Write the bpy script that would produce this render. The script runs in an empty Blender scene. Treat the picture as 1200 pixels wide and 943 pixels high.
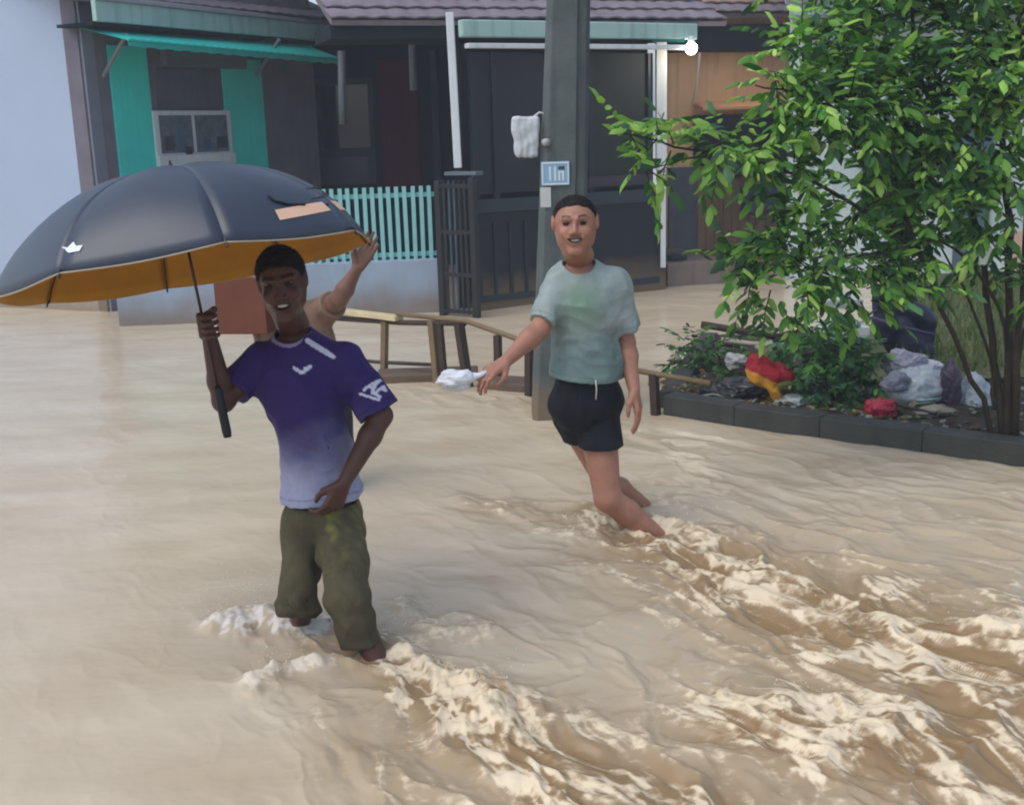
import bpy, math, random
import numpy as np
from mathutils import Vector, Matrix
S = bpy.context.scene
COL = S.collection
# ------------------------------------------------------------------ camera
F, HC = 1350.0, 1.75
TH, PH = math.radians(13.2), math.radians(1.8)
cf = np.array([0, math.cos(TH), -math.sin(TH)]); u0 = np.array([0, math.sin(TH), math.cos(TH)]); r0 = np.array([1., 0, 0])
cu = u0*math.cos(PH)+r0*math.sin(PH); cr = r0*math.cos(PH)-u0*math.sin(PH)
cam = bpy.data.cameras.new('camera'); co = bpy.data.objects.new('camera', cam); COL.objects.link(co)
cam.sensor_width = 36; cam.lens = F/1200*36; cam.clip_end = 2000; cam.clip_start = .05
co.matrix_world = Matrix(((cr[0], cu[0], -cf[0], 0), (cr[1], cu[1], -cf[1], 0), (cr[2], cu[2], -cf[2], HC), (0, 0, 0, 1)))
S.camera = co
CP = np.array([0, 0, HC])
# ------------------------------------------------------------------ world, sun, exposure
SUN_EL, SUN_AZ = math.radians(58), math.radians(-125)     # azimuth measured from +Y towards +X
w = bpy.data.worlds.new("World"); S.world = w; w.use_nodes = True
nt = w.node_tree; nt.nodes.clear()
sky = nt.nodes.new('ShaderNodeTexSky'); sky.sky_type = 'NISHITA'; sky.sun_disc = False
sky.sun_elevation = SUN_EL; sky.sun_rotation = SUN_AZ; sky.air_density = 1.0; sky.dust_density = 2.5; sky.ozone_density = 1.6
hs = nt.nodes.new('ShaderNodeHueSaturation'); hs.inputs['Saturation'].default_value = .75
bg = nt.nodes.new('ShaderNodeBackground'); bg.inputs[1].default_value = .15
wo = nt.nodes.new('ShaderNodeOutputWorld')
nt.links.new(sky.outputs[0], hs.inputs['Color']); nt.links.new(hs.outputs[0], bg.inputs[0]); nt.links.new(bg.outputs[0], wo.inputs[0])
sl = bpy.data.lights.new('sun', 'SUN'); sl.energy = .6; sl.angle = math.radians(50); sl.color = (1, .96, .9)
so = bpy.data.objects.new('sun', sl); COL.objects.link(so)
sd = Vector((math.sin(SUN_AZ)*math.cos(SUN_EL), math.cos(SUN_AZ)*math.cos(SUN_EL), math.sin(SUN_EL)))
so.rotation_euler = sd.to_track_quat('Z', 'Y').to_euler()
S.view_settings.view_transform = 'Standard'; S.view_settings.look = 'None'; S.view_settings.gamma = 1.0
S.view_settings.exposure = .55
S.cycles.filter_width = 2.0
random.seed(7); rng = np.random.default_rng(7)

# ------------------------------------------------------------------ measuring helpers
def ray(px, py):
    return cf*F+cr*(px-600)+cu*(471.5-py)
def P(px, py, Y):
    r = ray(px, py); return CP+r*(Y/r[1])
def G(px, py, z=0.):
    r = ray(px, py); return CP+r*((z-HC)/r[2])
def HIT(px, py, a, b):                          # pixel ray with the vertical plane through a-b
    r = ray(px, py); n = np.array([-(b[1]-a[1]), b[0]-a[0], 0.])
    t = n@(np.array([a[0], a[1], 0])-CP)/(n@r); return CP+r*t
def xy(px, Y): p = P(px, 155, Y); return np.array([p[0], Y])

# ------------------------------------------------------------------ materials
def lin(c):
    c = np.array(c, float)/255.; return tuple(np.where(c <= .04045, c/12.92, ((c+.055)/1.055)**2.4))
MATS = {}
def mat(name, rgb, rough=.6, spec=.4, var=.12, scale=6., bump=.15, bscale=40., metal=0., attr=None, emit=0, coat=0, sss=0, streak=0, tide=0, stretch=(1, 1, 1)):
    if name in MATS: return MATS[name]
    m = bpy.data.materials.new(name); m.use_nodes = True; n = m.node_tree.nodes; L = m.node_tree.links
    b = n['Principled BSDF']; b.inputs['Roughness'].default_value = rough; b.inputs['Specular IOR Level'].default_value = spec
    b.inputs['Metallic'].default_value = metal; b.inputs['Coat Weight'].default_value = coat
    tc = n.new('ShaderNodeTexCoord'); mp = n.new('ShaderNodeMapping'); mp.inputs['Scale'].default_value = stretch
    L.new(tc.outputs['Object'], mp.inputs[0])
    nz = n.new('ShaderNodeTexNoise'); nz.inputs['Scale'].default_value = scale; nz.inputs['Detail'].default_value = 8; nz.inputs['Roughness'].default_value = .62
    L.new(mp.outputs[0], nz.inputs['Vector'])
    rp = n.new('ShaderNodeMapRange'); rp.inputs[1].default_value = .28; rp.inputs[2].default_value = .72
    rp.inputs[3].default_value = 1-var; rp.inputs[4].default_value = 1+var; L.new(nz.outputs[0], rp.inputs[0])
    mx = n.new('ShaderNodeMix'); mx.data_type = 'RGBA'; mx.blend_type = 'MULTIPLY'; mx.inputs[0].default_value = 1
    if attr:
        a = n.new('ShaderNodeAttribute'); a.attribute_name = attr; L.new(a.outputs['Color'], mx.inputs[6])
    else: mx.inputs[6].default_value = (*lin(rgb), 1)
    L.new(rp.outputs[0], mx.inputs[7]); out = mx.outputs[2]
    if streak:                                  # run-down dirt streaks, a stain of its own
        m2 = n.new('ShaderNodeMapping'); m2.inputs['Scale'].default_value = (7, 7, .35); L.new(tc.outputs['Object'], m2.inputs[0])
        z2 = n.new('ShaderNodeTexNoise'); z2.inputs['Scale'].default_value = 1.6; z2.inputs['Detail'].default_value = 6; L.new(m2.outputs[0], z2.inputs['Vector'])
        r2 = n.new('ShaderNodeMapRange'); r2.inputs[1].default_value = .5; r2.inputs[2].default_value = .75; r2.inputs[3].default_value = 1; r2.inputs[4].default_value = 1-streak
        L.new(z2.outputs[0], r2.inputs[0])
        m3 = n.new('ShaderNodeMix'); m3.data_type = 'RGBA'; m3.blend_type = 'MULTIPLY'; m3.inputs[0].default_value = 1
        L.new(out, m3.inputs[6]); L.new(r2.outputs[0], m3.inputs[7]); out = m3.outputs[2]
    if tide:                                    # muddy tide mark left by the flood on the lowest part of the wall
        sp = n.new('ShaderNodeSeparateXYZ'); L.new(tc.outputs['Object'], sp.inputs[0])
        z4 = n.new('ShaderNodeTexNoise'); z4.inputs['Scale'].default_value = 3.5; z4.inputs['Detail'].default_value = 7; L.new(tc.outputs['Object'], z4.inputs['Vector'])
        a4 = n.new('ShaderNodeMath'); a4.operation = 'MULTIPLY_ADD'; a4.inputs[1].default_value = -.28; L.new(z4.outputs[0], a4.inputs[0]); L.new(sp.outputs[2], a4.inputs[2])
        r4 = n.new('ShaderNodeMapRange'); r4.inputs[1].default_value = -.08; r4.inputs[2].default_value = tide; r4.inputs[3].default_value = .75; r4.inputs[4].default_value = 0; L.new(a4.outputs[0], r4.inputs[0])
        m4 = n.new('ShaderNodeMix'); m4.data_type = 'RGBA'; L.new(r4.outputs[0], m4.inputs[0]); L.new(out, m4.inputs[6]); m4.inputs[7].default_value = (*lin((128, 108, 82)), 1); out = m4.outputs[2]
    L.new(out, b.inputs['Base Color'])
    if bump:
        z3 = n.new('ShaderNodeTexNoise'); z3.inputs['Scale'].default_value = bscale; z3.inputs['Detail'].default_value = 4; L.new(mp.outputs[0], z3.inputs['Vector'])
        bp = n.new('ShaderNodeBump'); bp.inputs['Strength'].default_value = bump; bp.inputs['Distance'].default_value = .01
        L.new(z3.outputs[0], bp.inputs['Height']); L.new(bp.outputs[0], b.inputs['Normal'])
    if sss: b.inputs['Subsurface Weight'].default_value = sss; b.inputs['Subsurface Radius'].default_value = (.012, .005, .003)
    if emit:
        b.inputs['Emission Color'].default_value = (1, .97, .92, 1); b.inputs['Emission Strength'].default_value = emit
    MATS[name] = m; return m

# ------------------------------------------------------------------ object helpers
def link(name, me, m, parent=None, smooth=False, kind=None):
    o = bpy.data.objects.new(name, me); COL.objects.link(o)
    if m and not me.materials: me.materials.append(m)
    if smooth: me.shade_smooth()
    if parent: o.parent = parent; o.matrix_parent_inverse = parent.matrix_world.inverted()
    if kind: o['kind'] = kind
    return o
def tag(o, label, cat, group=None):
    o['label'] = label; o['category'] = cat
    if group: o['group'] = group
    return o
def thing(name, label, cat, loc, group=None):
    o = bpy.data.objects.new(name, None); COL.objects.link(o); o.empty_display_size = .1
    o.matrix_world = Matrix.Translation(Vector([float(v) for v in loc])); return tag(o, label, cat, group)
def pymesh(name, V, Fc):
    me = bpy.data.meshes.new(name); me.from_pydata([tuple(map(float, v)) for v in V], [], [tuple(f) for f in Fc]); me.update(); return me
def npmesh(name, V, Q, col=None):
    me = bpy.data.meshes.new(name); k = Q.shape[1]; n = len(Q)
    me.vertices.add(len(V)); me.vertices.foreach_set('co', V.astype(np.float32).ravel())
    me.loops.add(n*k); me.loops.foreach_set('vertex_index', Q.astype(np.int32).ravel())
    me.polygons.add(n); me.polygons.foreach_set('loop_start', np.arange(0, n*k, k, dtype=np.int32))
    me.polygons.foreach_set('loop_total', np.full(n, k, np.int32)); me.update(calc_edges=True)
    if col is not None:
        a = me.color_attributes.new('col', 'FLOAT_COLOR', 'POINT'); c = np.ones((len(V), 4), np.float32); c[:, :col.shape[1]] = col
        a.data.foreach_set('color', c.ravel())
    return me
class MB:
    def __init__(s): s.V = []; s.F = []
    def add(s, V, Fc):
        n = len(s.V); s.V += [tuple(map(float, v)) for v in V]; s.F += [tuple(i+n for i in f) for f in Fc]; return s
    def box(s, a, b, z0, z1, t, off=0., bev=.0):       # a,b: xy; front face along a-b, thickness t backwards, off = shift to the front
        a = np.array(a[:2], float); b = np.array(b[:2], float); d = (b-a)/np.linalg.norm(b-a); n = np.array([d[1], -d[0]])
        if n[1] > 0: n = -n
        f0, f1 = a+n*off, b+n*off; k0, k1 = f0-n*t, f1-n*t
        V = [(*f0, z0), (*f1, z0), (*k1, z0), (*k0, z0), (*f0, z1), (*f1, z1), (*k1, z1), (*k0, z1)]
        return s.add(V, [(0, 3, 2, 1), (4, 5, 6, 7), (0, 1, 5, 4), (1, 2, 6, 5), (2, 3, 7, 6), (3, 0, 4, 7)])
    def beam(s, p, q, w, h=None, up=(0, 0, 1)):
        h = h or w; p = np.array(p, float); q = np.array(q, float); d = q-p; d /= np.linalg.norm(d)
        x = np.cross(d, up); 
        if np.linalg.norm(x) < 1e-3: x = np.cross(d, (0, 1, 0))
        x /= np.linalg.norm(x); y = np.cross(x, d)
        V = [c+x*sx*w/2+y*sy*h/2 for c in (p, q) for sx, sy in ((-1, -1), (1, -1), (1, 1), (-1, 1))]
        return s.add(V, [(0, 1, 2, 3), (7, 6, 5, 4), (0, 4, 5, 1), (1, 5, 6, 2), (2, 6, 7, 3), (3, 7, 4, 0)])
    def tube(s, pts, rad, n=8):
        pts = [np.array(p, float) for p in pts]; m = len(pts)
        rad = [rad]*m if not hasattr(rad, '__len__') else rad; V = []
        ref = np.array([.3, .2, 1.])
        for i, p in enumerate(pts):
            d = pts[min(i+1, m-1)]-pts[max(i-1, 0)]; d /= np.linalg.norm(d)+1e-9
            x = np.cross(d, ref if abs(d@ref) < 1.0 else (1, 0, 0)); x /= np.linalg.norm(x)+1e-9; y = np.cross(d, x)
            V += [p+(x*math.cos(2*math.pi*k/n)+y*math.sin(2*math.pi*k/n))*rad[i] for k in range(n)]
        Fc = [(i*n+k, i*n+(k+1) % n, (i+1)*n+(k+1) % n, (i+1)*n+k) for i in range(m-1) for k in range(n)]
        Fc += [tuple(range(n))[::-1], tuple(range((m-1)*n, m*n))]
        return s.add(V, Fc)
    def build(s, name, m, parent=None, bevel=0., smooth=False, kind=None):
        me = pymesh(name, s.V, s.F); o = link(name, me, m, parent, smooth, kind)
        if bevel:
            b = o.modifiers.new('bevel', 'BEVEL'); b.width = bevel; b.segments = 2; b.limit_method = 'ANGLE'
        return o

# ------------------------------------------------------------------ noise
def _h(i, j, s): 
    n = np.sin(i*127.1+j*311.7+s*74.7)*43758.5453; return n-np.floor(n)
def gn(x, y, s=0):                               # 2-D gradient noise, about -1..1
    xi = np.floor(x); yi = np.floor(y); fx = x-xi; fy = y-yi
    ux = fx*fx*fx*(fx*(fx*6-15)+10); uy = fy*fy*fy*(fy*(fy*6-15)+10)
    def g(a, b):
        t = _h(xi+a, yi+b, s)*2*np.pi; return np.cos(t)*(fx-a)+np.sin(t)*(fy-b)
    return 1.5*((g(0, 0)*(1-ux)+g(1, 0)*ux)*(1-uy)+(g(0, 1)*(1-ux)+g(1, 1)*ux)*uy)
def fbm(x, y, o=4, s=0, g=.5):
    r = 0; a = 1
    for k in range(o): r = r+a*gn(x*2**k, y*2**k, s+k*13); a *= g
    return r
def n3(Q, f, s=0):                               # cheap smooth 3-D wobble
    x, y, z = Q[:, 0]*f, Q[:, 1]*f, Q[:, 2]*f
    return (np.sin(x+1.7*np.sin(y*.9+s)+s)*np.cos(y*1.1+1.3*np.sin(z*.8+2*s))+np.sin(z*1.2+1.5*np.sin(x*.7-s)+.5*s))*.5

# ------------------------------------------------------------------ implicit surfaces -> one continuous mesh
def smin(a, b, k):
    if k <= 0: return np.minimum(a, b)
    h = np.clip(.5+.5*(b-a)/k, 0, 1); return b+(a-b)*h-k*h*(1-h)
def smax(a, b, k): return -smin(-a, -b, k)
def cap(Q, a, b, ra, rb):
    a = np.asarray(a, np.float32); b = np.asarray(b, np.float32); d = b-a; q = Q-a
    h = np.clip(q@d/(d@d+1e-12), 0, 1); return np.sqrt(((q-h[:, None]*d)**2).sum(1))-(ra+(rb-ra)*h)
def ell(Q, c, r, R=None):
    q = Q-np.asarray(c, np.float32)
    if R is not None: q = q@R
    r = np.asarray(r, np.float32); k0 = np.sqrt(((q/r)**2).sum(1)); k1 = np.sqrt(((q/r**2)**2).sum(1))+1e-9
    return k0*(k0-1)/k1
def union(Q, prims, k):
    d = None
    for p in prims:
        e = cap(Q, *p[1:]) if p[0] == 'c' else ell(Q, *p[1:])
        d = e if d is None else smin(d, e, k)
    return d
def polygonise(f, lo, hi, h, B=12):
    lo = np.array(lo, np.float32); hi = np.array(hi, np.float32)
    nb = np.maximum(1, np.ceil((hi-lo)/(h*B))).astype(int); n = nb*B+1
    D = np.full(tuple(n), 1., np.float32)
    bi = np.stack(np.meshgrid(*[np.arange(k) for k in nb], indexing='ij'), -1).reshape(-1, 3)
    c = lo+(bi+.5)*B*h; dc = f(c.astype(np.float32)); R = B*h*.5*1.7321
    neg = dc < 0
    act = np.abs(dc) < R*1.6+.01
    for b in bi[neg & ~act]: D[b[0]*B:b[0]*B+B+1, b[1]*B:b[1]*B+B+1, b[2]*B:b[2]*B+B+1] = -1
    loc = np.stack(np.meshgrid(*[np.arange(B+1)]*3, indexing='ij'), -1).reshape(-1, 3)
    A = bi[act]
    for s in range(0, len(A), 60):
        a = A[s:s+60]; g = (a[:, None, :]*B+loc[None]).reshape(-1, 3)
        v = f((lo+g*h).astype(np.float32)); D[g[:, 0], g[:, 1], g[:, 2]] = v
    I = D < 0
    cnt = np.zeros(tuple(n-1), np.int8)
    sl_ = [slice(0, -1), slice(1, None)]
    for i in (0, 1):
        for j in (0, 1):
            for k in (0, 1): cnt += I[sl_[i], sl_[j], sl_[k]]
    cells = np.argwhere((cnt > 0) & (cnt < 8)); idx = np.full(tuple(n-1), -1, np.int32)
    idx[cells[:, 0], cells[:, 1], cells[:, 2]] = np.arange(len(cells))
    acc = np.zeros((len(cells), 3)); w_ = np.zeros(len(cells))
    cor = [(i, j, k) for i in (0, 1) for j in (0, 1) for k in (0, 1)]
    for a in cor:
        for ax in range(3):
            if a[ax]: continue
            b = list(a); b[ax] = 1; ca = cells+a; cb = cells+b
            da = D[ca[:, 0], ca[:, 1], ca[:, 2]]; db = D[cb[:, 0], cb[:, 1], cb[:, 2]]
            m = (da < 0) != (db < 0); t = np.where(m, da/(da-db+1e-12), 0)
            p = ca.astype(float); p[:, ax] += t; acc += p*m[:, None]; w_ += m
    V = lo+(acc/w_[:, None])*h; Qs = []
    for ax in range(3):
        s0 = [slice(None)]*3; s1 = [slice(None)]*3; s0[ax] = slice(0, -1); s1[ax] = slice(1, None)
        E = I[tuple(s0)] != I[tuple(s1)]; e = np.argwhere(E); o1, o2 = [(1, 2), (2, 0), (0, 1)][ax]
        e = e[(e[:, o1] > 0) & (e[:, o2] > 0) & (e[:, o1] < n[o1]-1) & (e[:, o2] < n[o2]-1)]
        def at(d1, d2):
            q = e.copy(); q[:, o1] -= d1; q[:, o2] -= d2; return idx[q[:, 0], q[:, 1], q[:, 2]]
        q = np.stack([at(1, 1), at(0, 1), at(0, 0), at(1, 0)], 1)
        fl = ~I[e[:, 0], e[:, 1], e[:, 2]]; q[fl] = q[fl][:, ::-1]; Qs.append(q)
    Q = np.concatenate(Qs); Q = Q[(Q >= 0).all(1)]
    return V, Q
def sdf_obj(name, f, lo, hi, h, m, parent=None, col=None):
    V, Q = polygonise(f, lo, hi, h); c = None if col is None else col(V.astype(np.float32))
    return link(name, npmesh(name, V, Q, c), m, parent, True)

def hair_obj(name, f, lo, hi, h, m, parent, ln=.009, n=9000):
    V, Q = polygonise(f, lo, hi, h); c = V.mean(0); i = rng.integers(0, len(V), n); b = V[i]; d = b-c-np.array([0, 0, -.03]); d /= np.linalg.norm(d, axis=1)[:, None]
    d = d+rng.normal(size=d.shape)*.55+np.array([0, -.1, -.35]); d /= np.linalg.norm(d, axis=1)[:, None]; s = np.cross(d, rng.normal(size=d.shape)); s /= np.linalg.norm(s, axis=1)[:, None]
    L_ = ln*rng.uniform(.5, 1.2, n)[:, None]; T = np.stack([b-s*.0011, b+s*.0011, b+d*L_], 1).reshape(-1, 3); tq = np.arange(3*n).reshape(-1, 3)+len(V)
    tri = np.concatenate([Q[:, [0, 1, 2]], Q[:, [0, 2, 3]], tq]); return link(name, npmesh(name, np.concatenate([V, T]), tri), m, parent, False)
def unit(v): v = np.asarray(v, float); return v/np.linalg.norm(v)
def frame(fwd, up):                              # columns: right, forward, up
    f_ = unit(fwd); r = unit(np.cross(f_, up)); return np.stack([r, f_, np.cross(r, f_)], 1)

def head_sdf(Q, c, R, s=1., smile=.0, open_=.0, narrow=1.):
    d = np.full(len(Q), 9., np.float32); r = np.linalg.norm(Q-c, axis=1); far = r > .26*s
    d[far] = r[far]-.17*s; k = ~far
    if not k.any(): return d
    q = ((Q[k]-c)@R)/s; q = q.astype(np.float32); ax = np.abs(q[:, 0]); M = q.copy(); M[:, 0] = ax
    e = ell(M, (0, -.012, .035), (.076*narrow, .096, .084))
    e = smin(e, ell(M, (0, .014, -.03), (.064*narrow, .074, .083)), .03)
    e = smin(e, cap(M, (.012, .066, -.097), (-.012, .066, -.097), .02, .02), .025)
    e = smin(e, cap(M, (.05*narrow, 0, -.062), (.054*narrow, -.012, -.03), .018, .021), .025)
    e = smin(e, ell(M, (.038, .064, -.022), (.024, .022, .02)), .02)
    e = smin(e, cap(M, (.012, .085, .033), (.046, .07, .036), .009, .008), .012)
    e = smax(e, -ell(M, (.031, .098, .014), (.02, .017, .013)), .012)
    e = smin(e, cap(M, (0, .084, .022), (0, .103, -.018), .007, .011), .01)
    e = smin(e, cap(M, (.013, .093, -.024), (.013, .09, -.024), .008, .008), .006)
    if open_ or smile:
        M[:, 2] -= np.minimum(M[:, 0], .04)**2*11*smile
        wd = .024+.008*smile; hh = .006+.009*open_
        e = smin(e, ell(M, (0, .082, -.056), (wd+.009, .014, hh+.012)), .008)
        e = smax(e, -ell(M, (0, .1, -.056+.0), (wd, .022, hh)), .004)
    else:
        e = smin(e, cap(M, (.0, .09, -.051), (.02, .083, -.053), .0065, .005), .005)
        e = smin(e, cap(M, (.0, .089, -.064), (.018, .082, -.062), .0075, .005), .005)
    ear = ell(M, (.079*narrow, -.008, .0), (.011, .02, .032)); ear = smax(ear, -ell(M, (.089*narrow, .0, .002), (.006, .011, .02)), .004)
    e = smin(e, ear, .006)
    d[k] = e*s; return d
def head_col(V, c, R, s, skin, base, smile=0, open_=0, stub=.0):
    q = ((V-c)@R)/s; x = np.abs(q[:, 0]); y = q[:, 1]; z = q[:, 2]; zm = z-np.minimum(x, .04)**2*11*smile; near = (np.linalg.norm(V-c, axis=1) < .2*s)
    C = np.tile(np.array(base, np.float32), (len(V), 1))
    def mixc(m, c2): 
        m = np.clip(m, 0, 1)*near; C[:] = C*(1-m[:, None])+np.array(c2)*m[:, None]
    f_ = (y > .05)
    hh = .006+.009*open_; wd = .024+.008*smile
    lip = f_*np.clip(1.5-np.sqrt((x/(wd+.008))**2+((zm+.056)/(hh+.009))**2)*1.35, 0, 1) 
    mixc(lip*1.1, np.array(base)*(.82, .62, .62))
    if open_ or smile:
        inn = f_*(np.sqrt((x/wd)**2+((zm+.056)/hh)**2) < 1.05)*(y < .092); mixc(inn*1., (.03, .008, .008))
    brow = f_*(np.abs(z-.0405-.0035*np.sin((x-.013)/.04*2.6)) < .0050)*(x > .013)*(x < .052); mixc(brow*.85, (.012, .009, .008))
    mixc(f_*np.clip(1.3-np.sqrt(((x-.031)/.022)**2+((z-.015)/.015)**2), 0, 1)*.7, np.array(base)*.45)  # shade of the eye sockets painted into the skin colour
    mixc(f_*np.clip(1.4-np.hypot((x-.04)/.02, (z+.02)/.018), 0, 1)*.2, np.minimum(np.array(base)*1.3+(.03, 0, 0), 1))
    if stub:
        st = f_*np.clip((np.abs(z+.04) < .006)*(x < .026)*.8, 0, 1); mixc(st*stub, (.03, .02, .018))
    return C
def face_parts(parent, c, R, s, eyem, teethm, smile, open_, look=(0, 0)):
    for sx in (-1, 1):
        V = []; Fc = []; n = 14; mcol = []
        for i in range(n+1):
            for j in range(n):
                t = math.pi*i/n; a = 2*math.pi*j/n; V.append((math.sin(t)*math.cos(a), math.cos(t), math.sin(t)*math.sin(a)))
        Fc = [(i*n+j, i*n+(j+1) % n, (i+1)*n+(j+1) % n, (i+1)*n+j) for i in range(n) for j in range(n)]
        V = np.array(V); C = np.tile((.36, .31, .29), (len(V), 1)); C[V[:, 1] > .72] = (.02, .01, .006)
        W = c+(R@((V*.0122+np.array([sx*.031, .0685, .0155])).T)).T*s
        link('eye', npmesh('eye', W, np.array(Fc), C), eyem, parent, True)
        low = MB(); low.tube([c+R@(np.array([sx*(.031+dx), .0800-abs(dx)*.35, .0098+dx*dx*14]))*s for dx in np.linspace(-.014, .014, 7)], .0030*s, 6).build('eyelid', MATS[parent['skinmat']], parent, smooth=True)
        # upper eyelid
        lid = MB(); pts = [c+R@(np.array([sx*(.031+dx), .0810-abs(dx)*.35, .0178-dx*dx*14]))*s for dx in np.linspace(-.015, .015, 7)]
        lid.tube(pts, .0038*s, 6).build('eyelid', MATS[parent['skinmat']], parent, smooth=True)
    if smile or open_:
        wd = .023+.009*smile; V = []; n = 8
        for i in range(n+1):
            x = -wd+2*wd*i/n; y = .083-x*x*9; V += [(x, y, -.048+x*x*(3+9*smile)), (x, y, -.058+x*x*(9+10*smile))]
        W = c+(R@np.array(V).T).T*s; Fc = [(2*i, 2*i+1, 2*i+3, 2*i+2) for i in range(n)]
        o = link('teeth', pymesh('teeth', W, Fc), teethm, parent, True); md = o.modifiers.new('t', 'SOLIDIFY'); md.thickness = .004
def hair_sdf(c, R, s, top=.045, narrow=1., t=.008, line=.055):
    def f(Q):
        q = ((Q-c)@R/s).astype(np.float32); M = q.copy(); M[:, 0] = np.abs(M[:, 0])
        pl = (line-.055)+np.interp(q[:, 1], [-.1, -.04, -.012, .02, .05, .09], [-.06, -.045, -.012, .025, .058, .078]).astype(np.float32)-q[:, 2]
        tt = np.clip((pl*-1)/.016, 0, 1)*(t+.004)-.004
        e = ell(M, (0, -.012, .036), (.077*narrow, .096, .085))-tt+n3(q, 160)*.0014
        side = ell(M, (.082*narrow, .035, -.002), (.024, .036, .034))
        return smax(smax(e, pl+n3(q, 110, 4)*.003-.003, .004), -side, .008)*s
    return f

def hand_prims(wrist, d, nrm, side, curl=.5, thumb=.5, s=1., spread=.1):
    """d: along the hand, nrm: palm normal (fingers curl that way), side: towards the thumb"""
    d = unit(d); nrm = unit(nrm-np.dot(nrm, d)*d); z = np.cross(d, nrm); z = z if z@np.asarray(side) > 0 else -z
    w_ = np.asarray(wrist, float); palm = []; fing = []
    zs = [.03, .0105, -.0105, -.029]; Ls = [(.042, .025, .021), (.047, .029, .022), (.043, .027, .021), (.033, .02, .018)]
    kn = [.09, .094, .089, .08]
    for i in range(4):
        k = w_+(d*kn[i]+z*zs[i]-nrm*.002)*s; palm.append(('c', w_+(d*.012+z*zs[i]*.55)*s, k, .0155*s, .0125*s))
        p = k; a = curl*.75+(.06*i if curl > .3 else 0); sp = spread*(1.5-i)/1.5
        for j, L_ in enumerate(Ls[i]):
            v = unit((d*math.cos(a)+nrm*math.sin(a))+z*sp*.6); q = p+v*L_*s
            fing.append(('c', p, q, (.0098-.0009*j)*s, (.009-.0009*j)*s)); p = q; a += curl*(1.05 if j == 0 else .75)
    t0 = w_+(d*.022+z*.024+nrm*.006)*s; t1 = t0+unit(d*.75+z*(.75-.5*thumb)+nrm*(.15+.6*thumb))*.042*s
    t2 = t1+unit(d*.95+z*(.35-.6*thumb)+nrm*(.1+.6*thumb))*.03*s; t3 = t2+unit(d*.95-z*(.1+.5*thumb)+nrm*(.1+.4*thumb))*.024*s
    palm.append(('c', t0, t1, .016*s, .0125*s)); fing += [('c', t1, t2, .0115*s, .0105*s), ('c', t2, t3, .0102*s, .008*s)]
    return palm, fing
def hand_sdf(Q, wrist, hp):
    r = np.linalg.norm(Q-wrist, axis=1); d = (r-.2).astype(np.float32)+.03; k = r < .26
    if k.any():
        a = union(Q[k], hp[0], .012); b = union(Q[k], hp[1], .002); d[k] = smin(a, b, .006)
    return d

# ================================================================== PEOPLE
def arm(sh, el, wr, s=1.):
    sh, el, wr = map(np.array, (sh, el, wr)); f = el+(wr-el)*.3
    return [('c', sh, el, .044*s, .040*s), ('c', sh+(el-sh)*.35, sh+(el-sh)*.6, .046*s, .045*s), ('c', el, f, .040*s, .042*s), ('c', f, wr, .041*s, .026*s)]
def leg(hip, kn, an, s=1.):
    hip, kn, an = map(np.array, (hip, kn, an)); f = kn+(an-kn)*.32; bk = np.array([0, .018, 0.])
    return [('c', hip, kn, .085*s, .056*s), ('c', kn, f+bk, .055*s, .056*s), ('c', f+bk, an, .055*s, .036*s)]
teeth_m = mat('tooth_enamel', (196, 186, 170), .3, .5, .03, 20, 0)
eye_m = mat('eye_white', (0, 0, 0), .12, .6, .02, 20, 0, attr='col')
def skin_mat(name, rgb): return mat(name, rgb, .42, .42, .14, 22, .25, 220, attr='col', sss=.06)
def A(*v): return np.array(v, float)
def dirs(p, q): return unit(np.array(q)-np.array(p))

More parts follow.
